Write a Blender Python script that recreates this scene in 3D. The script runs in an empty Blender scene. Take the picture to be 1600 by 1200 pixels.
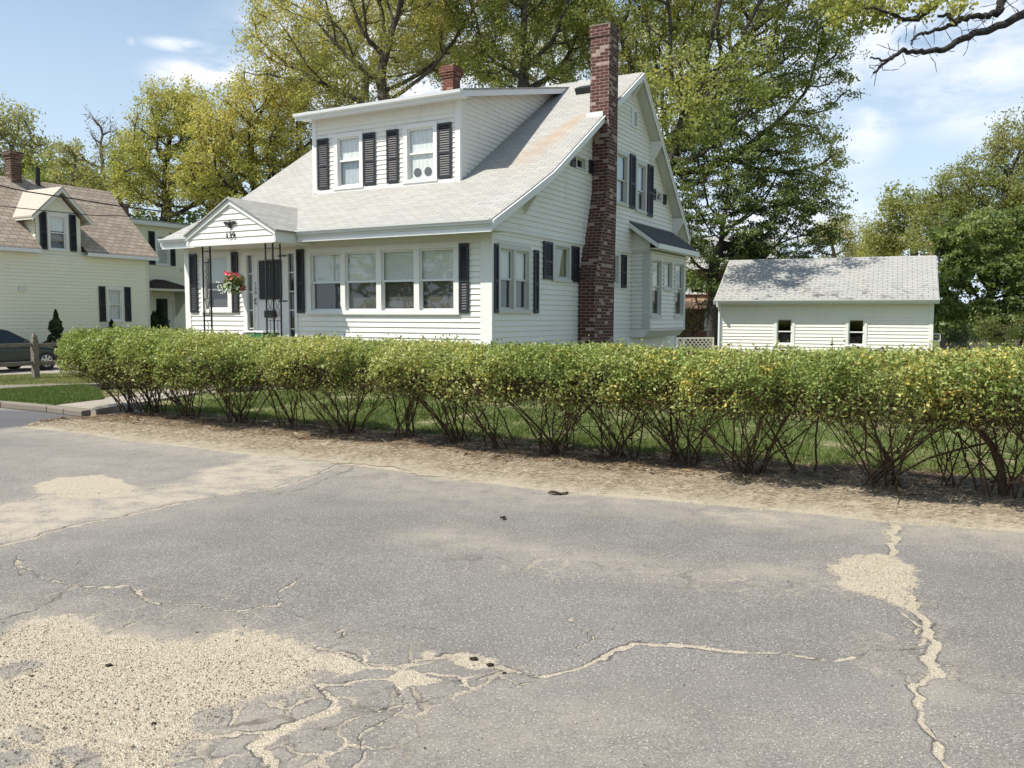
import bpy, bmesh, math, random
import numpy as np
from mathutils import Vector, Matrix
sc = bpy.context.scene
rad = math.radians
# ---------------------------------------------------------------- camera
F_PX, PITCH, ROLL, CAM_H = 1321.65, rad(-4.5585), rad(0.1575), 1.6
_fw = Vector((0, math.cos(PITCH), math.sin(PITCH)))
_rt = Vector((1, 0, 0)); _up = _rt.cross(_fw)
RT = math.cos(ROLL)*_rt + math.sin(ROLL)*_up
UP = -math.sin(ROLL)*_rt + math.cos(ROLL)*_up
CAM = Vector((0, 0, CAM_H))
cd = bpy.data.cameras.new('camera'); cam = bpy.data.objects.new('camera', cd)
sc.collection.objects.link(cam); sc.camera = cam
cd.sensor_width = 36; cd.lens = F_PX/1600*36; cd.clip_start = .05; cd.clip_end = 3000
m = Matrix((RT, UP, -_fw)).transposed().to_4x4(); m.translation = CAM
cam.matrix_world = m
# ---------------------------------------------------------------- sun, exposure
SUN = Vector((-.663, -.281, 1.)).normalized()
ld = bpy.data.lights.new('sun', 'SUN'); ld.energy = 4.4; ld.angle = rad(.53); ld.color = (1, .955, .88)
sun = bpy.data.objects.new('sun', ld); sc.collection.objects.link(sun)
sun.rotation_euler = SUN.to_track_quat('Z', 'Y').to_euler(); sun.location = (-20, -5, 30)
sc.view_settings.view_transform = 'Standard'; sc.view_settings.look = 'None'
sc.view_settings.exposure = EXPOSURE = 0.50; sc.view_settings.gamma = 1
sc.render.resolution_x, sc.render.resolution_y = 1024, 768
sc.cycles.max_bounces = 6; sc.cycles.transparent_max_bounces = 12
sc.cycles.caustics_reflective = False; sc.cycles.caustics_refractive = False

# ---------------------------------------------------------------- node helpers
class G:
    def __init__(s, nt): s.nt = nt
    def n(s, typ, out=0, props=None, **kw):
        nd = s.nt.nodes.new('ShaderNode'+typ)
        for k, v in (props or {}).items(): setattr(nd, k, v)
        for k, v in kw.items():
            key = int(k[1:]) if k[0] == '_' and k[1:].isdigit() else k.replace('_', ' ')
            s.set(nd.inputs[key], v)
        return nd.outputs[out]
    def set(s, inp, v):
        if isinstance(v, bpy.types.NodeSocket): s.nt.links.new(v, inp)
        elif isinstance(v, bpy.types.Node): s.nt.links.new(v.outputs[0], inp)
        else:
            if inp.type == 'RGBA' and len(v) == 3: v = (*v, 1)
            inp.default_value = v
    def m(s, op, a, b=0., c=0., clamp=False):
        nd = s.nt.nodes.new('ShaderNodeMath'); nd.operation = op; nd.use_clamp = clamp
        for i, v in enumerate((a, b, c)): s.set(nd.inputs[i], v)
        return nd.outputs[0]
    def mix(s, f, a, b, mode='MIX'):
        nd = s.nt.nodes.new('ShaderNodeMix'); nd.data_type = 'RGBA'; nd.blend_type = mode
        s.set(nd.inputs[0], f); s.set(nd.inputs[6], a); s.set(nd.inputs[7], b)
        return nd.outputs[2]
    def ss(s, v, a, b, lo=0., hi=1.):
        nd = s.nt.nodes.new('ShaderNodeMapRange'); nd.interpolation_type = 'SMOOTHSTEP'
        for i, q in enumerate((v, a, b, lo, hi)): s.set(nd.inputs[i], q)
        return nd.outputs[0]
    def ramp(s, f, pts):
        nd = s.nt.nodes.new('ShaderNodeValToRGB'); s.set(nd.inputs[0], f)
        el = nd.color_ramp.elements
        while len(el) < len(pts): el.new(.5)
        for e, (p, c) in zip(el, pts): e.position = p; e.color = (*c, 1)
        return nd.outputs[0]
    def noise(s, scale, vec=None, detail=3., rough=.55, dim='3D', out=0):
        kw = dict(Scale=scale, Detail=detail, Roughness=rough)
        if vec is not None: kw['Vector'] = vec
        return s.n('TexNoise', out, **kw)
    def scale(s, vec, sx, sy, sz, loc=(0, 0, 0)):
        return s.n('Mapping', Vector=vec, Scale=(sx, sy, sz), Location=loc)
    def obj(s): return s.n('TexCoord', 3)
    def uv(s): return s.n('TexCoord', 2)
    def bump(s, h, strength=.3, dist=.01): return s.n('Bump', Height=h, Strength=strength, Distance=dist)
    def xyz(s, vec):
        nd = s.nt.nodes.new('ShaderNodeSeparateXYZ'); s.set(nd.inputs[0], vec); return nd.outputs
    def attr(s, name): return s.n('Attribute', 2, props={'attribute_name': name})
MATS = {}
def mat(name, fn, *a, **k):
    if name in MATS: return MATS[name]
    M = bpy.data.materials.new(name); M.use_nodes = True; nt = M.node_tree; nt.nodes.clear()
    g = G(nt); out = nt.nodes.new('ShaderNodeOutputMaterial')
    g.set(out.inputs[0], fn(g, *a, **k)); MATS[name] = M
    return M
def P(g, col, rough=.6, normal=None, metal=0., spec=.5, **kw):
    d = {'Base_Color': col, 'Roughness': rough, 'Metallic': metal, 'Specular_IOR_Level': spec}
    if normal is not None: d['Normal'] = normal
    d.update(kw)
    return g.n('BsdfPrincipled', **d)

# ---------------------------------------------------------------- world: sky with clouds
W = bpy.data.worlds.new('World'); sc.world = W; W.use_nodes = True
nt = W.node_tree; nt.nodes.clear(); g = G(nt)
sky = g.n('TexSky', props={'sky_type': 'NISHITA', 'sun_disc': False, 'sun_elevation': math.asin(SUN.z),
    'sun_rotation': math.atan2(SUN.x, SUN.y), 'air_density': 1.3, 'dust_density': 1.2, 'ozone_density': 1.6, 'altitude': 50})
dirv = g.n('TexCoord', 0)
def pxdir(x, y): return (_fw + RT*((x-800)/F_PX) - UP*((y-600)/F_PX)).normalized()
nz = g.noise(9., g.scale(dirv, 1, 1, 2.6), 6., .62)
nz2 = g.noise(26., g.scale(dirv, 1, 1, 2.2), 4., .6)
cl = None
# (azimuth/elevation measured from the photograph, half-widths in degrees, strength, slope)
for (x, y, rx, ry, st, sl) in [(287, 71, 48, 9, .75, .0), (322, 116, 72, 20, 1.05, -.15), (205, 65, 6, 5, .3, 0), (282, 138, 20, 9, .4, 0), (600, 90, 200, 90, 1.15, 0),
        (430, 60, 60, 50, .8, 0), (1430, 25, 260, 85, .66, .05), (1575, 100, 120, 45, .5, -.2), (1352, 205, 55, 50, .5, -.5), (1330, 120, 30, 30, .4, 0),
        (1545, 180, 90, 30, .4, -.1), (1250, 60, 120, 120, .5, 0), (1470, 150, 90, 30, .35, -.4), (950, 150, 260, 90, .8, 0), (1200, 330, 160, 60, .5, 0), (1580, 205, 60, 30, .3, 0)]:
    d = pxdir(x, y); az = math.atan2(d.x, d.y); el = math.asin(d.z)
    if cl is None:
        sx, sy, sz = g.xyz(dirv)
        AZ = g.m('ARCTAN2', sx, sy); EL = g.m('ARCSINE', sz)
    cx = g.m('DIVIDE', g.m('SUBTRACT', AZ, az), rx/F_PX)
    cy0 = g.m('DIVIDE', g.m('SUBTRACT', EL, el), ry/F_PX)
    cy = g.m('ADD', cy0, g.m('MULTIPLY', cx, sl))
    r = g.m('SQRT', g.m('ADD', g.m('MULTIPLY', cx, cx), g.m('MULTIPLY', cy, cy)))
    b = g.m('MULTIPLY', g.ss(r, 1.5, .0), st)
    cl = b if cl is None else g.m('MAXIMUM', cl, b)
# broad scattered cloud elsewhere in the sky, for other viewpoints
wide = g.m('MULTIPLY', g.ss(g.noise(3.2, g.scale(dirv, 1, 1, 2.5, (4, 1, 0)), 5., .6), .56, .78), g.ss(g.m('ABSOLUTE', AZ), .62, .85))
cl = g.m('MAXIMUM', cl, wide)
cov = g.m('MULTIPLY', cl, g.ss(g.m('ADD', g.m('MULTIPLY', nz, .62), g.m('MULTIPLY', nz2, .38)), .34, .60))
cov = g.m('MINIMUM', g.m('MULTIPLY', cov, 1.15), 1.)
haze = g.ss(EL, -.05, .50, .85, .08)
skyc = g.mix(haze, g.mix(1., sky, (.96, 1.0, 1.0), 'MULTIPLY'), (5.7, 6.9, 8.6))
skyc = g.mix(cov, skyc, (9.6, 9.4, 9.6))
bg = g.n('Background', Color=skyc, Strength=.098)
wo = nt.nodes.new('ShaderNodeOutputWorld'); g.set(wo.inputs[0], bg)

# ---------------------------------------------------------------- measuring helpers (pixel of the photograph -> real place)
def at(x, y, Y):                      # point seen at pixel (x, y), Y metres ahead of the camera
    d = _fw + RT*((x-800)/F_PX) - UP*((y-600)/F_PX)
    return CAM + d*(Y/d.y)
def gp(x, y, z=0.):                   # point on the ground seen at a pixel
    d = _fw + RT*((x-800)/F_PX) - UP*((y-600)/F_PX)
    return CAM + d*((z-CAM_H)/d.z)
YAW = rad(29.33506)
UV_U = Vector((math.sin(YAW), math.cos(YAW), 0)); UV_V = Vector((-math.cos(YAW), math.sin(YAW), 0))
HC = Vector((-.4, 16.5, 0)); _d = pxdir(768, 500); HC = Vector((_d.x*16.5/_d.y, 16.5, 0))
ROTZ = math.atan2(UV_U.y, UV_U.x)

# ---------------------------------------------------------------- object helpers
def tag(o, label=None, cat=None, group=None, kind=None):
    for k, v in (('label', label), ('category', cat), ('group', group), ('kind', kind)):
        if v: o[k] = v
    return o
def empty(name, loc=(0, 0, 0), rz=0., label=None, cat=None, group=None):
    o = bpy.data.objects.new(name, None); sc.collection.objects.link(o)
    o.location = loc; o.rotation_euler = (0, 0, rz); o.empty_display_size = .3
    return tag(o, label, cat, group)
class MB:
    def __init__(s): s.v = []; s.f = []; s.mi = []
    def face(s, pts, mi=0):
        i = len(s.v); s.v += [tuple(p) for p in pts]; s.f.append(tuple(range(i, i+len(pts)))); s.mi.append(mi)
    def mesh(s, vs, fs, mi=0):
        i = len(s.v); s.v += [tuple(p) for p in vs]
        for f in fs: s.f.append(tuple(i+k for k in f)); s.mi.append(mi)
    def hexa(s, p, mi=0):             # p: 8 corners, bottom ring 0-3, top ring 4-7
        s.mesh(p, [(3, 2, 1, 0), (4, 5, 6, 7), (0, 1, 5, 4), (1, 2, 6, 5), (2, 3, 7, 6), (3, 0, 4, 7)], mi)
    def box(s, a, b, mi=0):
        x0, y0, z0 = a; x1, y1, z1 = b
        s.hexa([(x0, y0, z0), (x1, y0, z0), (x1, y1, z0), (x0, y1, z0), (x0, y0, z1), (x1, y0, z1), (x1, y1, z1), (x0, y1, z1)], mi)
    def bar(s, a, b, w, h, up=Vector((0, 0, 1)), mi=0):
        a = Vector(a); b = Vector(b); d = (b-a).normalized()
        r = d.cross(up)
        if r.length < 1e-4: r = d.cross(Vector((1, 0, 0)))
        r.normalize(); u = r.cross(d).normalized()
        c = [(-w/2, -h/2), (w/2, -h/2), (w/2, h/2), (-w/2, h/2)]
        s.hexa([a+r*x+u*y for x, y in c]+[b+r*x+u*y for x, y in c], mi)
    def tube(s, pts, radii, n=6, mi=0, cap=True):
        pts = [Vector(p) for p in pts]; rings = []
        if not hasattr(radii, '__len__'): radii = [radii]*len(pts)
        prev = None
        for i, p in enumerate(pts):
            d = (pts[min(i+1, len(pts)-1)]-pts[max(i-1, 0)]).normalized()
            if prev is None: a = d.orthogonal().normalized()
            else:
                a = (prev-d*prev.dot(d))
                a = a.normalized() if a.length > 1e-5 else d.orthogonal().normalized()
            prev = a; b = d.cross(a)
            rings.append([p+(a*math.cos(2*math.pi*k/n)+b*math.sin(2*math.pi*k/n))*radii[i] for k in range(n)])
        vs = [q for r in rings for q in r]; fs = []
        for i in range(len(pts)-1):
            for k in range(n):
                k2 = (k+1) % n; fs.append((i*n+k, i*n+k2, (i+1)*n+k2, (i+1)*n+k))
        if cap: fs.append(tuple(reversed(range(n)))); fs.append(tuple((len(pts)-1)*n+k for k in range(n)))
        s.mesh(vs, fs, mi)
    def prism(s, poly, d, mi=0):       # planar polygon extruded by vector d
        poly = [Vector(p) for p in poly]; d = Vector(d); n = len(poly)
        nrm = Vector((0, 0, 0))
        for i in range(n): nrm += poly[i].cross(poly[(i+1) % n])
        if nrm.dot(d) > 0: poly.reverse()
        vs = poly+[p+d for p in poly]
        fs = [tuple(range(n)), tuple(reversed(range(n, 2*n)))]+[(i, i+n, (i+1) % n+n, (i+1) % n) for i in range(n)]
        s.mesh(vs, fs, mi)
    def build(s, name, mats, parent=None, smooth=False, bevel=0., label=None):
        me = bpy.data.meshes.new(name); me.from_pydata(s.v, [], s.f)
        return finish(me, name, mats, parent, smooth, bevel, label, s.mi)
def finish(me, name, mats, parent=None, smooth=False, bevel=0., label=None, mi=None):
    if not isinstance(mats, (list, tuple)): mats = [mats]
    for q in mats: me.materials.append(q)
    if mi is not None and len(mats) > 1: me.polygons.foreach_set('material_index', mi)
    if smooth: me.polygons.foreach_set('use_smooth', [True]*len(me.polygons))
    auto_uv(me)
    o = bpy.data.objects.new(name, me); sc.collection.objects.link(o)
    if parent is not None: o.parent = parent
    if label: o['label'] = label
    if bevel:
        b = o.modifiers.new('bevel', 'BEVEL'); b.width = bevel; b.segments = 2; b.limit_method = 'ANGLE'
    return o
def auto_uv(me):
    npoly = len(me.polygons)
    if not npoly or npoly > 150000: return
    nor = np.empty(npoly*3); me.polygons.foreach_get('normal', nor); nor = nor.reshape(-1, 3)
    co = np.empty(len(me.vertices)*3); me.vertices.foreach_get('co', co); co = co.reshape(-1, 3)
    lt = np.empty(npoly, int); me.polygons.foreach_get('loop_total', lt)
    lv = np.empty(len(me.loops), int); me.loops.foreach_get('vertex_index', lv)
    t = np.stack([-nor[:, 1], nor[:, 0], np.zeros(npoly)], 1); L = np.linalg.norm(t, axis=1)
    flat = L < .15; t[flat] = (1, 0, 0); L[flat] = 1; t /= L[:, None]
    b = np.cross(nor, t); pi = np.repeat(np.arange(npoly), lt)
    uv = np.stack([(co[lv]*t[pi]).sum(1), (co[lv]*b[pi]).sum(1)], 1)
    l = me.uv_layers.new(name='UVMap'); l.data.foreach_set('uv', uv.ravel())
def npmesh(name, V, quads=None, tris=None, attrs=None, **kw):
    me = bpy.data.meshes.new(name); V = np.asarray(V, np.float32)
    me.vertices.add(len(V)); me.vertices.foreach_set('co', V.ravel())
    fa = quads if quads is not None else tris; k = fa.shape[1]
    me.loops.add(fa.size); me.loops.foreach_set('vertex_index', fa.ravel().astype(np.int32))
    me.polygons.add(len(fa)); me.polygons.foreach_set('loop_start', np.arange(0, fa.size, k, dtype=np.int32))
    me.polygons.foreach_set('loop_total', np.full(len(fa), k, np.int32))
    me.update(calc_edges=True)
    for n_, a in (attrs or {}).items():
        at_ = me.attributes.new(n_, 'FLOAT', 'POINT'); at_.data.foreach_set('value', np.asarray(a, np.float32))
    mats = kw.pop('mats'); return finish(me, name, mats, **kw)
# ---------------------------------------------------------------- materials
def f_siding(g, base, dirt=(.30, .30, .24), amt=.35, rough=.5):
    o = g.obj(); n1 = g.noise(1.3, o, 5, .65); n2 = g.noise(14., g.scale(o, 1, 1, .25), 3)
    f = g.m('MULTIPLY', g.ss(g.m('ADD', g.m('MULTIPLY', n1, .6), g.m('MULTIPLY', n2, .4)), .48, .85), amt)
    c = g.mix(f, base, dirt)
    return P(g, c, rough, g.bump(g.noise(60., g.scale(o, .3, .3, 3)), .12, .003))
def f_paint(g, base, rough=.45, var=.12):
    o = g.obj(); n = g.noise(6., o, 5, .6)
    c = g.mix(g.m('MULTIPLY', n, var), base, (.25, .23, .19)); return P(g, c, rough, g.bump(g.noise(45., o), .08, .003))
def f_flat(g, base, rough=.6, metal=0., spec=.5): return P(g, base, rough, None, metal, spec)
def f_shingle(g, base, dark, row=.135, w=.3, var=.35, rust=False, stain=.0, mortar=(.12, .12, .115), warm=(.45, .42, .34), ms=.006):
    uv = g.uv(); o = g.obj()
    br = g.nt.nodes.new('ShaderNodeTexBrick'); br.offset = .5
    wob = g.n('VectorMath', props={'operation': 'ADD'}, _0=uv, _1=g.n('VectorMath', props={'operation': 'SCALE'}, _0=g.noise(2.5, o, out=1), Scale=.035))
    g.set(br.inputs['Vector'], wob); g.set(br.inputs['Color1'], (0, 0, 0)); g.set(br.inputs['Color2'], (1, 1, 1)); g.set(br.inputs['Mortar'], (.5, .5, .5))
    for k, v in (('Scale', 1.), ('Mortar Size', ms), ('Mortar Smooth', .6), ('Bias', 0.), ('Brick Width', w), ('Row Height', row)): br.inputs[k].default_value = v
    n = g.noise(1.1, o, 5, .6); gr = g.noise(90., o, 2, .7)
    c = g.mix(g.m('MULTIPLY', br.outputs[0], var), base, dark)
    c = g.mix(g.m('MULTIPLY', g.ss(n, .35, .7), .28), c, warm)
    c = g.mix(g.ss(gr, .35, .75, .0, .38), c, (.09, .09, .088))
    c = g.mix(g.m('MULTIPLY', br.outputs[1], .75), c, mortar)
    if rust:
        x, y, z = g.xyz(o)
        ctr = g.m('ADD', .30, g.m('MULTIPLY', g.m('SUBTRACT', 4.7, x), .22))
        wd = g.m('ADD', .16, g.m('MULTIPLY', g.m('SUBTRACT', 4.7, x), .16))
        d = g.m('DIVIDE', g.m('ABSOLUTE', g.m('SUBTRACT', y, ctr)), wd)
        r = g.m('MULTIPLY', g.ss(d, 1.5, .0), g.m('MULTIPLY', g.ss(x, 4.9, 4.65), g.ss(x, 1.2, 3.9, .0, 1.)))
        r = g.m('MULTIPLY', r, g.ss(g.noise(5., g.scale(o, .4, 1.6, 1)), .2, .6))
        c = g.mix(g.m('MULTIPLY', r, .62), c, (.40, .27, .16))
    if stain:
        x, y, z = g.xyz(o)
        s = g.m('MULTIPLY', g.ss(g.noise(2.2, g.scale(o, 1, 1, .5), 4, .7), .5, .7), g.ss(z, 3.0, 2.25))
        c = g.mix(g.m('MULTIPLY', s, stain), c, (.05, .05, .045))
    h = g.m('ADD', g.m('MULTIPLY', br.outputs[1], -1.), g.m('MULTIPLY', gr, .4))
    return P(g, c, .9, g.bump(h, .6, .008), spec=.2)
def f_brick(g, c1, c2, pale, palef=.8, row=.075, w=.215, mortar=(.34, .27, .23), ms=.006):
    uv = g.uv(); o = g.obj()
    br = g.nt.nodes.new('ShaderNodeTexBrick'); br.offset = .5
    g.set(br.inputs['Vector'], uv); g.set(br.inputs['Color1'], (0, 0, 0)); g.set(br.inputs['Color2'], (1, 1, 1)); g.set(br.inputs['Mortar'], (.5, .5, .5))
    for k, v in (('Scale', 1.), ('Mortar Size', ms), ('Mortar Smooth', .25), ('Bias', 0.), ('Brick Width', w), ('Row Height', row)): br.inputs[k].default_value = v
    r = br.outputs[0]
    c = g.ramp(r, [(0, c1), (palef*.55, c2), (palef-.02, c1), (palef+.04, pale), (1, pale)])
    c = g.mix(g.ss(g.noise(22., o, 4, .7), .35, .75, 0, .45), c, (.05, .025, .02))
    c = g.mix(g.ss(g.noise(9., o, 4, .7), .55, .75, 0, .35), c, pale)
    c = g.mix(br.outputs[1], c, mortar)
    h = g.m('ADD', g.m('MULTIPLY', br.outputs[1], -1.), g.m('MULTIPLY', g.noise(60., o), .35))
    return P(g, c, .88, g.bump(h, .7, .008), spec=.25)
def f_glass(g, tint=(.93, .95, .94), refl=1.):
    fc = g.n('LayerWeight', 1, Blend=.5); f = g.m('ADD', .085*refl, g.m('MULTIPLY', .94, g.m('POWER', fc, 4.5)))
    wob = g.bump(g.noise(1.6, g.obj(), 1), .05, .05)
    gl = g.n('BsdfGlossy', Color=(.9, .93, .95), Roughness=.015, Normal=wob)
    tr = g.n('BsdfTransparent', Color=tint)
    return g.n('MixShader', _0=f, _1=tr, _2=gl)
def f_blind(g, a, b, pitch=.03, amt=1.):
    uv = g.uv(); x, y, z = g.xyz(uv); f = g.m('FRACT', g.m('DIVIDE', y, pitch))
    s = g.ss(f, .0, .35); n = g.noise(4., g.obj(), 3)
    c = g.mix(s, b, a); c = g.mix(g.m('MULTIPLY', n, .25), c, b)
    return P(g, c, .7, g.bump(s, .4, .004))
def f_curtain(g, a):
    uv = g.uv(); x, y, z = g.xyz(uv)
    w = g.m('SINE', g.m('ADD', g.m('MULTIPLY', x, 48.), g.m('MULTIPLY', g.noise(3., uv), 16.)))
    h = g.m('MULTIPLY', w, .5); c = g.mix(g.m('ADD', .6, g.m('MULTIPLY', w, .25)), (a[0]*.75, a[1]*.75, a[2]*.75), a)
    return P(g, c, .8, g.bump(h, .4, .01))
def f_leaf(g, cols, trans=.35, rough=.5, gain=1.):
    t = g.attr('tint'); c = g.ramp(t, cols)
    d = P(g, c, rough, spec=.35)
    tc = g.mix(1., c, (1.25*gain, 1.2*gain, .6*gain), 'MULTIPLY')
    return g.n('MixShader', _0=trans, _1=d, _2=g.n('BsdfTranslucent', Color=tc))
def f_bark(g, a, b, s=9.):
    o = g.obj(); n = g.noise(s, g.scale(o, 1, 1, .25), 6, .7)
    return P(g, g.mix(g.ss(n, .3, .7), a, b), .95, g.bump(n, .8, .03), spec=.2)
def f_wood(g, a, b):
    o = g.obj(); n = g.noise(5., g.scale(o, 6, 1, 6), 5, .7); n2 = g.noise(5., g.scale(o, 1, 6, 6), 5, .7)
    f = g.m('MULTIPLY', g.m('ADD', n, n2), .5)
    return P(g, g.mix(g.ss(f, .4, .62), a, b), .9, g.bump(f, .5, .01), spec=.2)
def asphalt_nodes(g, o):
    big = g.noise(.35, o, 4, .6); mid = g.noise(2.2, o, 4, .6)
    agg = g.n('TexVoronoi', 1, Vector=o, Scale=120., Randomness=1.)
    aggd = g.n('TexVoronoi', 0, Vector=o, Scale=120., Randomness=1.)
    av = g.xyz(agg)[0]
    fine = g.noise(230., o, 3, .75)
    base = g.mix(g.ss(g.m('ADD', g.m('MULTIPLY', big, .6), g.m('MULTIPLY', mid, .4)), .38, .62), (.262, .241, .216), (.338, .313, .281))
    c = g.mix(g.ss(g.m('ADD', g.m('MULTIPLY', fine, .6), g.m('MULTIPLY', g.noise(75., o, 4, .7), .4)), .40, .60, 0., .85), base, (.075, .07, .064))
    spk = g.m('MULTIPLY', g.ss(av, .84, .93), g.ss(aggd, .55, .2))
    c = g.mix(g.m('MULTIPLY', spk, .9), c, (.66, .62, .55))
    dk = g.m('MULTIPLY', g.ss(av, .10, .04), g.ss(aggd, .6, .2))
    c = g.mix(g.m('MULTIPLY', dk, .6), c, (.05, .05, .05))
    h = g.m('ADD', g.m('MULTIPLY', av, .8), fine)
    return c, h, big, mid, av
def sand_nodes(g, o):
    v = g.n('TexVoronoi', 1, Vector=o, Scale=140.); vd = g.n('TexVoronoi', 0, Vector=o, Scale=140.)
    a = g.xyz(v)[0]; n = g.noise(35., o, 4, .75)
    c = g.ramp(a, [(0, (.33, .275, .20)), (.2, (.41, .355, .265)), (.75, (.48, .42, .315)), (1, (.62, .56, .45))])
    c = g.mix(g.ss(n, .42, .7, 0, .28), c, (.34, .28, .2))
    c = g.mix(g.m('MULTIPLY', g.ss(vd, .4, .8), .32), c, (.28, .225, .15))
    return c, g.m('ADD', g.m('MULTIPLY', vd, -1.2), n)
def f_road(g):
    o = g.obj(); c, h, big, mid, av = asphalt_nodes(g, o)
    sc_, sh = sand_nodes(g, o)
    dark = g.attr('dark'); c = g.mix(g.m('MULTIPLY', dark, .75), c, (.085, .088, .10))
    streak = g.ss(g.noise(1., g.scale(o, .35, 2.2, 1), 4, .55), .42, .68, 0, .22)
    c = g.mix(streak, c, (.165, .163, .16))
    # fine sand dust over the surface
    dust = g.attr('dust'); dn = g.noise(3.5, o, 5, .7)
    df = g.m('MULTIPLY', dust, g.ss(g.m('ADD', g.m('MULTIPLY', dn, .55), g.m('MULTIPLY', g.noise(55., o, 3, .7), .45)), .36, .6))
    c = g.mix(g.m('MINIMUM', g.m('MULTIPLY', df, .8), 1.), c, (.43, .375, .29))
    # cracks: dark edges, sand in the middle
    ck = g.attr('crack'); cn = g.noise(26., o, 4, .7); ck2 = g.m('ADD', ck, g.m('MULTIPLY', g.m('SUBTRACT', cn, .5), 1.6))
    edge = g.m('MULTIPLY', g.ss(ck2, 1.9, 1.05), g.ss(g.noise(5., o, 3), .42, .6, .15, .9))
    c = g.mix(edge, c, (.06, .055, .05))
    sg = g.attr('sand'); sn = g.m('ADD', g.m('MULTIPLY', g.noise(16., o, 6, .75), .6), g.m('MULTIPLY', g.noise(70., o, 3, .7), .4))
    s1 = g.ss(g.m('ADD', sg, g.m('MULTIPLY', g.m('SUBTRACT', sn, .5), 1.9)), .40, .62)
    s2 = g.m('MULTIPLY', g.ss(ck2, 1.15, .75), g.attr('fill'))
    s = g.m('MAXIMUM', s1, s2)
    nv = g.n('VectorMath', props={'operation': 'ADD'}, _0=o, _1=g.n('VectorMath', props={'operation': 'SCALE'}, _0=g.noise(7., o, 4, .6, out=1), Scale=.16))
    ve = g.n('TexVoronoi', 0, props={'feature': 'DISTANCE_TO_EDGE'}, Vector=nv, Scale=4.2); vw = g.ss(g.noise(2.6, o, 2), .38, .62)
    vd_ = g.m('ADD', ve, g.m('MULTIPLY', g.m('SUBTRACT', g.noise(30., o, 3), .5), .05))
    net = g.attr('net'); nl = g.m('MULTIPLY', g.m('MULTIPLY', g.ss(vd_, .055, .028), vw), net); ne = g.m('MULTIPLY', g.m('MULTIPLY', g.ss(vd_, .085, .05), net), g.ss(g.noise(3.4, o, 2), .4, .6))
    c = g.mix(g.m('MULTIPLY', ne, .75), c, (.07, .062, .055)); s = g.m('MAXIMUM', s, nl)
    c = g.mix(s, c, sc_)
    hh = g.m('ADD', g.m('MULTIPLY', h, g.m('SUBTRACT', 1., s)), g.m('MULTIPLY', sh, g.m('MULTIPLY', s, 1.3)))
    hh = g.m('ADD', hh, g.m('MULTIPLY', g.ss(ck2, 1.6, 1.), -1.6))
    return P(g, c, .9, g.bump(hh, .55, .008), spec=.25)
def f_soil(g):
    o = g.obj(); t = g.attr('across'); n = g.noise(7., o, 6, .75); f = g.noise(60., o, 3, .7)
    st = g.n('TexVoronoi', 1, Vector=g.scale(o, 30, 90, 30), Scale=1.); a = g.xyz(st)[0]
    straw = g.ramp(a, [(0, (.14, .11, .075)), (.45, (.28, .225, .155)), (.8, (.39, .32, .23)), (1, (.49, .41, .30))])
    dark = g.ramp(f, [(.3, (.055, .037, .025)), (.6, (.13, .088, .058)), (.8, (.22, .15, .10))])
    c = g.mix(g.ss(g.m('ADD', g.m('MULTIPLY', n, .8), g.m('MULTIPLY', t, .62)), .56, .86), straw, dark)  # darkens towards the hedge: dark soil plus the hedge's shade in the colour
    sd, sh = sand_nodes(g, o)
    sf = g.ss(g.m('ADD', t, g.m('MULTIPLY', g.m('SUBTRACT', n, .5), .7)), .17, .0)
    c = g.mix(g.m('MULTIPLY', sf, .85), c, sd)
    return P(g, c, .95, g.bump(g.m('ADD', n, g.m('ADD', a, f)), .8, .02), spec=.15)
def f_lawn(g, a, b, straw):
    o = g.obj(); n = g.noise(1.4, o, 5, .7); f = g.noise(40., o, 4, .75)
    c = g.mix(g.ss(f, .3, .7), a, b); c = g.mix(g.ss(n, .48, .66, 0, .85), c, straw)
    return P(g, c, .95, g.bump(f, .9, .03), spec=.1)
def f_concrete(g, base):
    o = g.obj(); n = g.noise(4., o, 5, .65); f = g.noise(80., o, 3, .7)
    c = g.mix(g.ss(n, .35, .7, 0, .45), base, (.23, .2, .165)); c = g.mix(g.ss(f, .4, .75, 0, .3), c, (.15, .13, .11))
    return P(g, c, .92, g.bump(f, .35, .006), spec=.2)
WHITE = (.80, .775, .70)
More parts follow.
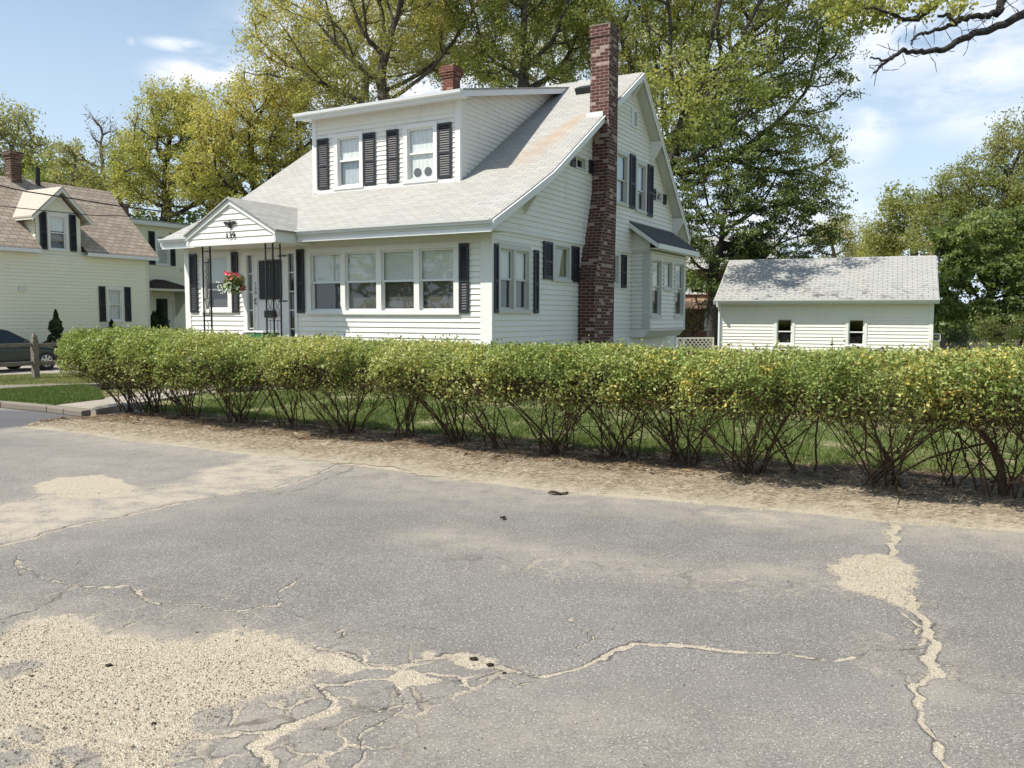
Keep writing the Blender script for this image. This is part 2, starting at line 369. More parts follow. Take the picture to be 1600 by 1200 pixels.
M = dict(
 siding=mat('white_vinyl_siding', f_siding, WHITE, (.40, .39, .27), .5), trim=mat('white_trim_paint', f_paint, (.80, .79, .745)),
 gutter=mat('white_aluminium', f_paint, (.78, .79, .78), .35, .15),
 soffit=mat('soffit_paint', f_paint, (.66, .66, .60), .6, .2),
 greytrim=mat('greyish_window_trim', f_paint, (.62, .61, .55), .5, .2),
 shutter=mat('charcoal_shutter_paint', f_paint, (.014, .015, .020), .5, .03),
 shingle=mat('light_grey_shingles', f_shingle, (.45, .44, .405), (.32, .31, .285), var=.6, rust=True, mortar=(.07, .068, .063)),
 shingle_g=mat('garage_grey_shingles', f_shingle, (.42, .415, .395), (.30, .30, .28), .14, .30, .4, stain=.85, mortar=(.06, .06, .055), ms=.011),
 shingle_d=mat('dark_grey_shingles', f_shingle, (.10, .10, .105), (.07, .07, .075), warm=(.13, .125, .12), mortar=(.04, .04, .04)),
 shingle_b=mat('tan_wood_shingles', f_shingle, (.50, .42, .33), (.33, .26, .195), .21, .34, .9, mortar=(.08, .055, .04), warm=(.50, .40, .30), ms=.016),
 shingle_p=mat('pale_tan_shingles', f_shingle, (.56, .49, .40), (.47, .41, .34), .2, .34, .4, mortar=(.26, .21, .16), warm=(.55, .47, .37)),
 shingle_k=mat('brown_canopy_shingles', f_shingle, (.06, .045, .035), (.045, .035, .03), warm=(.07, .05, .04), mortar=(.02, .02, .02)),
 brick=mat('dark_red_chimney_brick', f_brick, (.125, .046, .034), (.075, .030, .025), (.40, .30, .25), .83, mortar=(.34, .28, .24)),
 brick_r=mat('red_stack_brick', f_brick, (.165, .055, .040), (.11, .040, .03), (.32, .2, .15), .85, .075, .21, (.3, .18, .14)),
 brick_o=mat('old_brown_brick', f_brick, (.13, .065, .045), (.06, .035, .03), (.24, .15, .11), .8, .085, .24, (.22, .17, .13), .012),
 brick_h=mat('house_red_brick', f_brick, (.26, .11, .075), (.20, .085, .06), (.3, .17, .12), .9, .08, .22, (.28, .22, .18)),
 glass=mat('window_glass', f_glass), interior=mat('dark_interior', f_flat, (.018, .017, .015), .9),
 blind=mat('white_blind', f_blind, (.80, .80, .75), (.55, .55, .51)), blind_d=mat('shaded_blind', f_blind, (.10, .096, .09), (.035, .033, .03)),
 shade=mat('cream_roller_shade', f_paint, (.62, .64, .60), .7, .15),
 curtain=mat('white_curtain', f_curtain, (.86, .87, .83)), curtain_c=mat('thin_grey_curtain', f_curtain, (.50, .53, .55)), curtain_b=mat('bluish_curtain', f_curtain, (.60, .68, .76)),
 curtain_g=mat('printed_curtain', f_curtain, (.42, .42, .24)),
 iron=mat('black_wrought_iron', f_paint, (.012, .012, .012), .45, .03), door=mat('white_door_paint', f_paint, (.74, .745, .72), .35, .08),
 yellow=mat('pale_yellow_siding', f_siding, (.82, .81, .655), (.48, .47, .37), .2), ytrim=mat('cream_trim', f_paint, (.70, .69, .60)),
 bark=mat('oak_bark', f_bark, (.055, .045, .038), (.14, .12, .10)), bark_d=mat('dark_bark', f_bark, (.025, .022, .02), (.07, .06, .055)),
 bark_g=mat('grey_brown_bark', f_bark, (.14, .12, .10), (.24, .21, .185)), stem=mat('hedge_stem_bark', f_bark, (.05, .033, .022), (.15, .10, .065), 30.),
 twig=mat('pale_twig', f_bark, (.16, .12, .08), (.42, .36, .27), 30.), wood=mat('weathered_wood', f_wood, (.12, .105, .08), (.27, .24, .19)), pole=mat('pole_wood', f_wood, (.22, .15, .10), (.36, .27, .19)),
 concrete=mat('old_concrete', f_concrete, (.22, .19, .15)), path=mat('path_concrete', f_concrete, (.38, .34, .28)), drive=mat('driveway_gravel', f_concrete, (.36, .32, .27)),
 road=mat('cracked_asphalt', f_road), soil=mat('verge_soil', f_soil),
 lawn=mat('lawn_ground', f_lawn, (.08, .11, .03), (.14, .17, .055), (.34, .29, .17)),
 turf=mat('green_turf', f_lawn, (.06, .11, .025), (.11, .17, .045), (.17, .18, .07)),
 rough=mat('thin_turf', f_lawn, (.12, .13, .05), (.22, .21, .09), (.36, .30, .18)),
 rubber=mat('tyre_rubber', f_flat, (.015, .015, .015), .8), alloy=mat('alloy_rim', f_flat, (.55, .56, .56), .35, .8),
 carpaint=mat('dark_green_grey_car_paint', f_flat, (.035, .048, .047), .25, .3), black=mat('black_plastic', f_flat, (.012, .012, .012), .5),
 carglass=mat('tinted_car_glass', f_flat, (.02, .03, .035), .06), lamp=mat('headlamp_lens', f_flat, (.6, .62, .62), .1),
 cable=mat('black_cable', f_flat, (.02, .02, .02), .6), green_bin=mat('green_plastic', f_flat, (.02, .16, .07), .5), white_pl=mat('white_plastic', f_flat, (.75, .76, .74), .5),
 tan=mat('reddish_tan_awning', f_paint, (.38, .22, .14), .8, .3))
# ---------------------------------------------------------------- building helpers
Z = Vector((0, 0, 1))
class Fr:                             # a wall plane: s along it, z up, d outward
    def __init__(f, org, h, n): f.o = Vector(org); f.h = Vector(h); f.n = Vector(n)
    def P(f, s, z, d=0.): return f.o+f.h*s+Z*z+f.n*d
    def box(f, mb, s0, s1, z0, z1, d0, d1, mi=0):
        a = [(s0, d0), (s1, d0), (s1, d1), (s0, d1)]
        if f.h.cross(f.n).z < 0: a.reverse()
        mb.hexa([f.P(s, z0, d) for s, d in a]+[f.P(s, z1, d) for s, d in a], mi)
    def quad(f, mb, s0, s1, z0, z1, d, mi=0):
        q = [f.P(s0, z0, d), f.P(s1, z0, d), f.P(s1, z1, d), f.P(s0, z1, d)]
        if f.h.cross(Z).dot(f.n) < 0: q.reverse()
        mb.face(q, mi)
def interval(outline, z):
    xs = []
    n = len(outline)
    for i in range(n):
        (a, za), (b, zb) = outline[i], outline[(i+1) % n]
        if abs(za-zb) < 1e-9:
            if abs(za-z) < 1e-6: xs += [a, b]
        elif min(za, zb)-1e-9 <= z <= max(za, zb)+1e-9: xs.append(a+(b-a)*(z-za)/(zb-za))
    return (min(xs), max(xs)) if xs else None
def siding(mb, F, outline, holes=(), e=.111, t=.023, base=0., mi=0):
    zmin = min(z for s, z in outline); zmax = max(z for s, z in outline)
    cuts = sorted(set([round(z, 5) for s, z in outline]+[round(h, 5) for H in holes for h in H[2:4]]))
    flip = F.h.cross(Z).dot(F.n) < 0
    k = math.floor((zmin-base)/e); zb = base+k*e
    while zb < zmax-1e-6:
        zt = zb+e
        lv = [max(zb, zmin)]+[c for c in cuts if max(zb, zmin)+1e-4 < c < min(zt, zmax)-1e-4]+[min(zt, zmax)]
        for z0, z1 in zip(lv[:-1], lv[1:]):
            a = interval(outline, z0+1e-6); b = interval(outline, z1-1e-6)
            if not a or not b: continue
            segs = [(a[0], a[1], b[0], b[1])]
            for (h0, h1, hz0, hz1) in holes:
                if hz0 < (z0+z1)/2 < hz1:
                    new = []
                    for (p, q, r, s_) in segs:
                        if h1 <= min(p, r) or h0 >= max(q, s_): new.append((p, q, r, s_)); continue
                        if h0 > max(p, r): new.append((p, h0, r, h0))
                        if h1 < min(q, s_): new.append((h1, q, h1, s_))
                    segs = new
            d0 = t*(1-(z0-zb)/e); d1 = t*(1-(z1-zb)/e)
            for (p, q, r, s_) in segs:
                pts = [F.P(p, z0, d0), F.P(q, z0, d0), F.P(s_, z1, d1), F.P(r, z1, d1)]
                if flip: pts.reverse()
                mb.face(pts, mi)
                if abs(z0-zb) < 1e-5:
                    pts = [F.P(p, z0, 0), F.P(q, z0, 0), F.P(q, z0, d0), F.P(p, z0, d0)]
                    if flip: pts.reverse()
                    mb.face(pts, mi)
        zb = zt
def window(F, parent, s0, s1, z0, z1, cols=1, double=True, trim=None, cas=.09, top=('blind', 1.), low=None, sill=True, label=None, head=.11, mid=None, depth=.35, mull=.11):
    """s0..s1, z0..z1: the glazed opening; returns the opening as a hole for the siding"""
    trim = trim or M['trim']
    mb = MB()
    F.box(mb, s0-cas, s0, z0-.03, z1+head, -.06, .038); F.box(mb, s1, s1+cas, z0-.03, z1+head, -.06, .038)
    F.box(mb, s0, s1, z1, z1+head, -.06, .036)
    if sill: F.box(mb, s0-cas-.02, s1+cas+.02, z0-.085, z0-.03, -.06, .062)
    F.box(mb, s0, s1, z0-.03, z0, -.06, .034)
    zm = mid if mid else (z0+z1)/2
    w = (s1-s0-(cols-1)*mull)/cols
    pn = MB(); bl = MB(); lw = MB(); r = .038
    for c in range(cols):
        a = s0+c*(w+mull); b = a+w
        if c: F.box(mb, a-mull, a, z0, z1, -.06, .030)
        if double:
            for (y0, y1, d) in ((zm-.02, z1, -.012), (z0, zm+.02, -.04)):
                F.box(mb, a, a+r, y0, y1, d-.03, d); F.box(mb, b-r, b, y0, y1, d-.03, d)
                F.box(mb, a+r, b-r, y1-r, y1, d-.03, d-.001); F.box(mb, a+r, b-r, y0, y0+r, d-.03, d-.001)
                F.quad(pn, a+r, b-r, y0+r, y1-r, d-.016)
        else:
            y0, y1, d = z0, z1, -.015
            F.box(mb, a, a+r, y0, y1, d-.03, d); F.box(mb, b-r, b, y0, y1, d-.03, d)
            F.box(mb, a+r, b-r, y1-r, y1, d-.03, d-.001); F.box(mb, a+r, b-r, y0, y0+r, d-.03, d-.001)
            F.quad(pn, a+r, b-r, y0+r, y1-r, d-.016)
        if top: F.quad(bl, a+.01, b-.01, z1-(z1-z0)*(.5 if low else top[1]), z1, -.075)
        if low: F.quad(lw, a+.01, b-.01, z0, z0+(z1-z0)*.5, -.115)
    # dark room behind the opening
    bk = [(s0-.02, -.06), (s1+.02, -.06)]
    q = lambda *p: mb.face([F.P(*x) for x in p], 1)
    D = -depth; A, B, C_, E_ = s0-.05, s1+.05, z0-.05, z1+.05
    q((A, C_, D), (B, C_, D), (B, E_, D), (A, E_, D)); q((A, C_, -.06), (A, C_, D), (A, E_, D), (A, E_, -.06)); q((B, C_, -.06), (B, E_, -.06), (B, E_, D), (B, C_, D))
    q((A, C_, -.06), (B, C_, -.06), (B, C_, D), (A, C_, D)); q((A, E_, -.06), (A, E_, D), (B, E_, D), (B, E_, -.06))
    o = mb.build('window', [trim, M['interior']], parent, label=label)
    pn.build('pane', M['glass'], o)
    if top: bl.build('curtain' if 'curtain' in top[0] else 'blind', M[top[0]], o)
    if low: lw.build('curtain' if 'curtain' in low[0] else 'blind', M[low[0]], o)
    return o, (s0-.01, s1+.01, z0-.03, z1+.01)
def shutter(F, parent, s0, s1, z0, z1, d=.026):
    mb = MB(); st = min(.045, (s1-s0)*.22); t = .032
    F.box(mb, s0, s0+st, z0, z1, d, d+t); F.box(mb, s1-st, s1, z0, z1, d, d+t)
    zm = z0+(z1-z0)*.46
    for a, b in ((z0, z0+.07), (zm-.03, zm+.03), (z1-.06, z1)): F.box(mb, s0+st, s1-st, a, b, d, d+t-.002)
    F.box(mb, s0+st, s1-st, z0+.07, z1-.06, d, d+.004)
    for a, b in ((z0+.07, zm-.03), (zm+.03, z1-.06)):
        n = max(3, int((b-a)/.048)); h = (b-a)/n
        for i in range(n):
            y = a+i*h; p = [F.P(s0+st, y, d+t-.004), F.P(s1-st, y, d+t-.004), F.P(s1-st, y+h*.9, d+.008), F.P(s0+st, y+h*.9, d+.008)]
            if F.h.cross(Z).dot(F.n) < 0: p.reverse()
            mb.face(p)
    return mb.build('shutter', M['shutter'], parent)
def interp(prof, u): return float(np.interp(u, [a for a, b in prof], [b for a, b in prof]))
def slab_roof(name, parent, prof, y0, y1, m_top, m_under, th=.035, under=.13):
    """profile (x, z) extruded along y; shingle skin on top"""
    mb = MB()
    for (a, za), (b, zb) in zip(prof[:-1], prof[1:]):
        # subdivide for a slightly uneven surface
        mb.hexa([(a, y0, za-th), (b, y0, zb-th), (b, y1, zb-th), (a, y1, za-th), (a, y0, za), (b, y0, zb), (b, y1, zb), (a, y1, za)])
    o = mb.build(name, m_top, parent)
    return o
def rake(mb, prof, y, out, w=.15, t=.025, drop=.0):
    for (a, za), (b, zb) in zip(prof[:-1], prof[1:]):
        y0, y1 = sorted((y, y+out*t))
        mb.hexa([(a, y0, za-w-drop), (b, y0, zb-w-drop), (b, y1, zb-w-drop), (a, y1, za-w-drop), (a, y0, za-drop), (b, y0, zb-drop), (b, y1, zb-drop), (a, y1, za-drop)])

# ================================================================ THE WHITE HOUSE
H = empty('white_house', HC, ROTZ, 'white clapboard house with dark shutters, shed dormer and tall brick chimney behind the hedge', 'house')
LV = 8.65; LU = 11.13
FF = Fr((0, 0, 0), (0, 1, 0), (-1, 0, 0)); FS = Fr((0, 0, 0), (1, 0, 0), (0, -1, 0))
PROF = [(-.55, 3.41), (.7, 4.02), (1.95, 4.65), (4.5, 6.28), (7.15, 7.95), (11.3, 4.02)]
zr = lambda u: interp(PROF, u)
# --- windows on the front
holes = []
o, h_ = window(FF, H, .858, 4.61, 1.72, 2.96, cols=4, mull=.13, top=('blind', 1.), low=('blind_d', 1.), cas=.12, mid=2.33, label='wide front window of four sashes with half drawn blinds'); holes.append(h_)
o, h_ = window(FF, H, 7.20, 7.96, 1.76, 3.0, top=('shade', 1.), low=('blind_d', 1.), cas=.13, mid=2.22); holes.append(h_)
# --- windows on the gable side
hs = []
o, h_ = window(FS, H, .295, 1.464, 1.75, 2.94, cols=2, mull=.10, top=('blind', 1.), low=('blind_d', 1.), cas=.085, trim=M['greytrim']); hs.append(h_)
o, h_ = window(FS, H, 2.68, 3.42, 2.46, 3.16, double=False, top=('curtain_g', 1.), cas=.09, trim=M['greytrim'], head=.05); hs.append(h_)
o, h_ = window(FS, H, 5.75, 6.36, 2.46, 3.16, double=False, top=('curtain', 1.), cas=.09, trim=M['greytrim'], head=.05); hs.append(h_)
F2 = Fr((0, -.03, 0), (1, 0, 0), (0, -1, 0)); h2 = []
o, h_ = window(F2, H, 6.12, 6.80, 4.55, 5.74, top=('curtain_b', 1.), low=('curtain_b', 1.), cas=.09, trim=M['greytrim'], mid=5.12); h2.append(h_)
o, h_ = window(F2, H, 7.56, 8.16, 4.50, 5.70, top=('curtain_b', .62), cas=.09, trim=M['greytrim'], mid=5.02); h2.append(h_)
o, h_ = window(F2, H, 3.72, 4.16, 5.02, 5.25, double=False, top=None, cas=.07, trim=M['greytrim'], head=.05, sill=False); h2.append(h_)
o, h_ = window(F2, H, 9.10, 9.45, 4.92, 5.13, double=False, top=None, cas=.07, trim=M['greytrim'], head=.05, sill=False); h2.append(h_)
for (F, a, b, c, d) in [(FF, .50, .715, 1.67, 3.03), (FF, 4.80, 5.01, 1.67, 3.07), (FF, 8.23, 8.475, 1.68, 3.08), (FF, 6.845, 7.04, 1.68, 3.08),
        (FS, .05, .19, 1.67, 3.01), (FS, 1.70, 1.895, 1.67, 3.0), (FS, 2.13, 2.55, 2.41, 3.22), (FS, 3.52, 3.93, 2.40, 3.22), (FS, 6.575, 6.90, 2.36, 3.22),
        (F2, 7.0, 7.36, 4.46, 5.87), (F2, 8.33, 8.74, 4.39, 5.80), (F2, 3.40, 3.63, 5.0, 5.2), (F2, 4.40, 4.60, 4.98, 5.3), (F2, 8.76, 8.97, 4.9, 5.2), (F2, 9.66, 9.86, 4.86, 5.15)]:
    shutter(F, H, a, b, c, d)
# --- walls
mb = MB()
holes.append((5.02, 6.68, .0, 3.06))                                   # the door unit
siding(mb, FF, [(.24, .64), (LV-.17, .64), (LV-.17, 3.24), (.24, 3.24)], holes, .1107, base=1.6-.1107*8)
siding(mb, FS, [(.0, .64), (LU, .64), (LU, 3.28), (.0, 3.28)], hs, .112, base=1.19-.112*7)
up = [(-.05, 3.36)]+[(u, zr(u)-.15) for u in (.0, .7, 1.95, 4.5, 7.15)]+[(LU, zr(LU)-.15), (LU, 3.36)]
siding(mb, F2, up, h2, .112, base=3.36)
BK = Fr((LU, 0, 0), (0, 1, 0), (1, 0, 0)); siding(mb, BK, [(0, .35), (LV, .35), (LV, 4.0), (0, 4.0)])
LS = Fr((0, LV, 0), (1, 0, 0), (0, 1, 0)); siding(mb, LS, [(0, .35)]+[(u, zr(u)-.15) for u in (.0, .7, 1.95, 4.5, 7.15)]+[(LU, zr(LU)-.15), (LU, .35)])
mb.build('wall', M['siding'], H)
mb = MB(); mb.box((.01, .01, 0), (LU-.01, LV-.01, .64)); mb.build('foundation', M['concrete'], H)
mb = MB()                                                               # corner boards, belt, frieze
FF.box(mb, .0, .235, .6, 3.25, .0, .03); FS.box(mb, -.03, .045, .6, 3.28, .0, .028)
FF.box(mb, LV-.17, LV+.02, .3, 3.25, .0, .03)
FS.box(mb, LU-.05, LU+.01, .3, 3.28, .0, .03)
FS.box(mb, .0, LU, 3.285, 3.355, -.02, .055); FS.box(mb, -.0, LU, 3.262, 3.283, -.02, .03)
FF.box(mb, .24, LV-.17, 3.13, 3.24, .0, .022)
mb.build('corner_trim', M['trim'], H)
# --- roof
RY0, RY1 = -.33, LV+.17
slab_roof('roof', H, PROF, RY0, RY1, M['shingle'], None)
mb = MB()
for (a, za), (b, zb) in zip(PROF[:-1], PROF[1:]):
    mb.hexa([(a, RY0+.026, za-.14), (b, RY0+.026, zb-.14), (b, RY1-.026, zb-.14), (a, RY1-.026, za-.14)]+[(a, RY0+.026, za-.037), (b, RY0+.026, zb-.037), (b, RY1-.026, zb-.037), (a, RY1-.026, za-.037)])
mb.build('soffit', M['soffit'], H)
mb = MB()
rake(mb, PROF, RY0, -1, .16, .026, .03); rake(mb, PROF, RY0-.026, -1, .05, .02, .028)
mb.build('rake_board', M['trim'], H)
mb = MB(); rake(mb, PROF, RY1, 1, .16, .026, .03); mb.build('rake_board', M['trim'], H)
def gutter_run(mb, x, z, y0, y1, s=.10, h=.085):
    mb.prism([(x, y0, z-h), (x, y0, z), (x-s, y0, z), (x-s*.95, y0, z-h*.35), (x-s*.6, y0, z-h*.5), (x-s*.55, y0, z-h)], (0, y1-y0, 0))
for y0, y1 in ((RY0, 4.50), (7.22, RY1)):
    mb = MB(); gutter_run(mb, -.5555, 3.405, y0, y1); 
    mb.box((-.535, y0, 3.185), (-.510, y1, 3.275)); mb.box((-.553, y0+.02, 3.172), (-.50, y1-.02, 3.1845)); mb.box((-.5545, y0, 3.275), (-.50, y1, 3.39))
    mb.build('gutter', M['gutter'], H)
for y0, y1 in ((RY0, 4.5), (7.25, RY1)): mb = MB(); mb.box((-.513, y0, 3.21), (.0, y1, 3.235)); mb.build('eave_soffit', M['soffit'], H)
# --- knee braces on the gable
def brace(u, w=.08, l=.36, h=.40):
    z = zr(u)-.15; mb = MB()
    y = -.03
    mb.box((u-w/2, y-.05, z-h-.05), (u+w/2, y, z+.02)); 
    mb.prism([(u-w/2+.012, y-.05, z-h+.05), (u-w/2+.012, y-l*.86, z-.08), (u-w/2+.012, y-l*.86, z+.0), (u-w/2+.012, y-.05, z+.0)], (w-.024, 0, 0))
    mb.box((u-w/2, y-l*.9, z-.09), (u+w/2, y-.05, z+.015))
    mb.bar((u, y-.03, z-h), (u, y-l*.85, z-.07), w, .05, Vector((1, 0, 0)))
    mb.build('knee_brace', M['trim'], H)
for u in (1.25, 7.15, 8.6, 10.6): brace(u, .12 if u > 8 else .08, .33, .5 if u > 8 else .4)
mb = MB(); FV = F2; FV.box(mb, 7.08, 7.5, 6.58, 7.04, .0, .045)
for i in range(7): FV.box(mb, 7.22, 7.42, 6.64+i*.053, 6.64+i*.053+.02, .045, .052, 1)
mb.build('attic_vent', [M['trim'], M['black']], H)
# --- dormer
DU, DV0, DV1 = 1.85, 1.92, 6.17
FD = Fr((DU, 0, 0), (0, 1, 0), (-1, 0, 0)); DH = []
D = MB()
ztop = lambda u: 6.47+(u-1.52)*.237
dorm = empty('dormer', (0, 0, 0)); dorm.parent = H
o, h_ = window(FD, dorm, 4.73, 5.40, 4.72, 5.86, top=('curtain', 1.), low=('curtain_c', 1.), cas=.10, mid=5.32, head=.1); DH.append(h_); o.name = 'window'
o, h_ = window(FD, dorm, 2.61, 3.33, 4.72, 5.86, top=('curtain', 1.), low=None, cas=.10, mid=5.30, head=.1, depth=.5); DH.append(h_)
dw = o
for a, b in ((5.68, 6.02), (4.25, 4.60), (3.58, 3.91), (2.12, 2.48)): shutter(FD, dorm, a, b, 4.68, 5.89)
siding(D, FD, [(DV0+.1, 4.60), (DV1-.1, 4.60), (DV1-.1, 6.38), (DV0+.1, 6.38)], DH, .107, base=4.6)
for yy, nn in ((DV0, -1), (DV1, 1)):
    FC = Fr((0, yy, 0), (1, 0, 0), (0, nn, 0))
    out = [(DU, zr(DU)-.02), (4.5, zr(4.5)-.02), (6.6, zr(6.6)-.02), (6.6, ztop(6.6)-.12), (DU, ztop(DU)-.12)]
    # cheek: left edge u(z) on the main roof
    siding(D, FC, [(DU, 4.55), (6.75, 7.66), (6.75, 7.68), (DU, ztop(DU)-.1)], (), .107, base=4.6)
D.build('dormer_wall', M['siding'], dorm)
mb = MB()
FD.box(mb, DV0-.02, DV0+.10, 4.58, 6.38, .0, .03); FD.box(mb, DV1-.10, DV1+.02, 4.60, 6.38, .0, .03)
for yy, nn in ((DV0, -1), (DV1, 1)):
    FC = Fr((0, yy, 0), (1, 0, 0), (0, nn, 0)); FC.box(mb, DU-.028, DU+.075, 4.56, 6.4, .0, .028)
FD.box(mb, DV0+.1, DV1-.1, 4.56, 4.66, .0, .04)
mb.build('dormer_trim', M['trim'], dorm)
mb = MB(); a, b = 1.52, 6.92
mb.hexa([(a, 1.62, ztop(a)-.02), (b, 1.62, ztop(b)-.02), (b, 6.45, ztop(b)-.02), (a, 6.45, ztop(a)-.02), (a, 1.62, ztop(a)+.02), (b, 1.62, ztop(b)+.02), (b, 6.45, ztop(b)+.02), (a, 6.45, ztop(a)+.02)])
mb.build('dormer_roof', M['shingle_g'], dorm)
mb = MB(); a += .01; b -= .05
for y0, y1, dz in ((1.635, 1.66, .15), (6.41, 6.435, .15)):
    mb.hexa([(a, y0, ztop(a)-dz), (b, y0, ztop(b)-dz), (b, y1, ztop(b)-dz), (a, y1, ztop(a)-dz), (a, y0, ztop(a)-.021), (b, y0, ztop(b)-.021), (b, y1, ztop(b)-.021), (a, y1, ztop(a)-.021)])
mb.box((1.50, 1.635, 6.315), (1.525, 6.435, 6.445)); 
mb.prism([(1.50, 1.635, 6.37), (1.50, 1.635, 6.46), (1.41, 1.635, 6.46), (1.42, 1.635, 6.40), (1.46, 1.635, 6.37)], (0, 4.8, 0))
mb.hexa([(1.526, 1.66, 6.33), (DU, 1.66, 6.36), (DU, 6.41, 6.36), (1.526, 6.41, 6.33), (1.526, 1.66, 6.345), (DU, 1.66, 6.375), (DU, 6.41, 6.375), (1.526, 6.41, 6.345)])
mb.build('dormer_fascia', M['gutter'], dorm)
# window fan behind the right dormer window
mb = MB(); FD.box(mb, 2.66, 3.28, 4.765, 5.0, -.16, -.08)
for c in (2.82, 3.11):
    pts = [FD.P(c+.10*math.cos(t), 4.883+.10*math.sin(t), -.078) for t in np.linspace(0, 2*math.pi, 15)[:-1]]; mb.prism(pts, (.0001-.02, 0, 0), 1)
mb.build('window_fan', [M['white_pl'], M['blind_d']], dw)
# --- main chimney
mb = MB(); P0 = -.45
lv = [(0, 3.95, 5.06), (2.45, 3.95, 5.09), (4.55, 4.61, 5.17), (8.17, 4.62, 5.17)]
for (z0, a0, b0), (z1, a1, b1) in zip(lv[:-1], lv[1:]):
    mb.hexa([(a0, P0, z0), (b0, P0, z0), (b0, .03, z0), (a0, .03, z0), (a1, P0, z1), (b1, P0, z1), (b1, .03, z1), (a1, .03, z1)])
mb.box((4.595, P0-.025, 8.17), (5.195, .055, 8.40))
ch = mb.build('chimney', M['brick'], H)
mb = MB(); mb.box((4.585, P0-.035, 8.401), (5.205, .065, 8.43)); mb.build('chimney_cap', M['concrete'], ch)
mb = MB(); mb.box((4.56, P0+.13, zr(4.56)-.02), (4.618, .10, zr(4.56)+.10)); mb.build('flashing', M['gutter'], ch)
# small red stack behind the ridge
mb = MB()
for k, (e_, z0, z1) in enumerate([(0, 7.0, 8.60), (.025, 8.60, 8.67), (.05, 8.67, 8.75), (.075, 8.75, 8.88), (.04, 8.88, 8.96)]): mb.box((7.12-e_, 5.56-e_, z0), (7.52+e_, 5.93+e_, z1))
mb.build('chimney', M['brick_r'], H, label='short red brick stack behind the dormer roof')
mb = MB(); z = zr(6.3)
mb.hexa([(6.14, .55, z-.10), (6.44, .55, z+.09), (6.44, 1.12, z+.09), (6.14, 1.12, z-.10), (6.1, .52, z+.06), (6.46, .52, z+.2), (6.46, 1.15, z+.2), (6.1, 1.15, z+.06)])
mb.build('roof_vent', M['black'], H, bevel=.01)
# --- bay window
BY = -.54; b0, b1 = 7.32, 10.30; FB = Fr((0, BY, 0), (1, 0, 0), (0, -1, 0)); bay = empty('bay_window'); bay.parent = H; bh = []
for (a, b, c, d, db, tp) in [(7.45, 8.13, 1.66, 3.12, True, ('curtain', .55)), (8.38, 9.02, 2.42, 3.12, False, ('curtain', 1.)), (9.33, 10.08, 1.66, 3.12, True, ('curtain', .55))]:
    o, h_ = window(FB, bay, a, b, c, d, double=db, top=tp, cas=.045, trim=M['greytrim'], head=.04, mid=2.42, sill=True); bh.append(h_)
mb = MB(); siding(mb, FB, [(b0+.02, 1.28), (b1-.1, 1.28), (b1-.1, 3.28), (b0+.02, 3.28)], bh, .112, .034, base=1.19)
FBl = Fr((b0, 0, 0), (0, -1, 0), (-1, 0, 0)); siding(mb, FBl, [(.0, 1.28), (.34, 1.28), (.34, 3.3), (0, 3.3)], (), .112, .034, base=1.19)
siding(mb, FBl, [(.0, 3.37), (.54, 3.37), (.54, 3.72), (0, 4.03)], (), .112, base=3.37)
FBr = Fr((b1, 0, 0), (0, -1, 0), (1, 0, 0)); siding(mb, FBr, [(.0, 1.28), (.54, 1.28), (.54, 3.7), (0, 3.98)], (), .112, base=1.19)
mb.prism([(b0, -.004, 1.05), (b0, -.38, 1.05), (b0, -.54, 1.24), (b0, -.54, 1.279), (b0, -.004, 1.279)], (b1-b0, 0, 0))
mb.build('bay_wall', M['siding'], bay)
mb = MB(); FBl.box(mb, .34, .545, 1.28, 3.3, .0, .02); FBl.box(mb, -.0, .545, 3.3, 3.37, .0, .045); FBl.box(mb, -.0, .03, 1.28, 3.3, .0, .02)
FB.box(mb, b0-.02, b0+.06, 1.28, 3.3, .0, .02); FB.box(mb, b1-.1, b1+.01, 1.28, 3.3, .0, .02); FB.box(mb, b0-.03, b1+.01, 3.28, 3.36, .0, .03)
FB.box(mb, b0-.02, b1+.01, 1.22, 1.285, .0, .022)
mb.build('bay_trim', M['greytrim'], bay)
mb = MB(); u0, u1 = 7.05, 10.55
mb.hexa([(u0, -.86, 3.50), (u1, -.86, 3.50), (u1, -.02, 4.10), (u0, -.02, 4.10), (u0, -.86, 3.54), (u1, -.86, 3.54), (u1, -.02, 4.14), (u0, -.02, 4.14)])
mb.build('bay_roof', M['shingle_d'], bay)
mb = MB()
for u in (u0, u1): mb.hexa([(u-.012, -.86, 3.38), (u+.012, -.86, 3.38), (u+.012, -.03, 3.97), (u-.012, -.03, 3.97), (u-.012, -.86, 3.499), (u+.012, -.86, 3.499), (u+.012, -.03, 4.097), (u-.012, -.03, 4.097)])
mb.box((u0-.012, -.885, 3.38), (u1+.012, -.861, 3.51)); mb.box((u0+.013, -.86, 3.385), (u1-.013, -.56, 3.40))
mb.build('bay_fascia', M['trim'], bay)
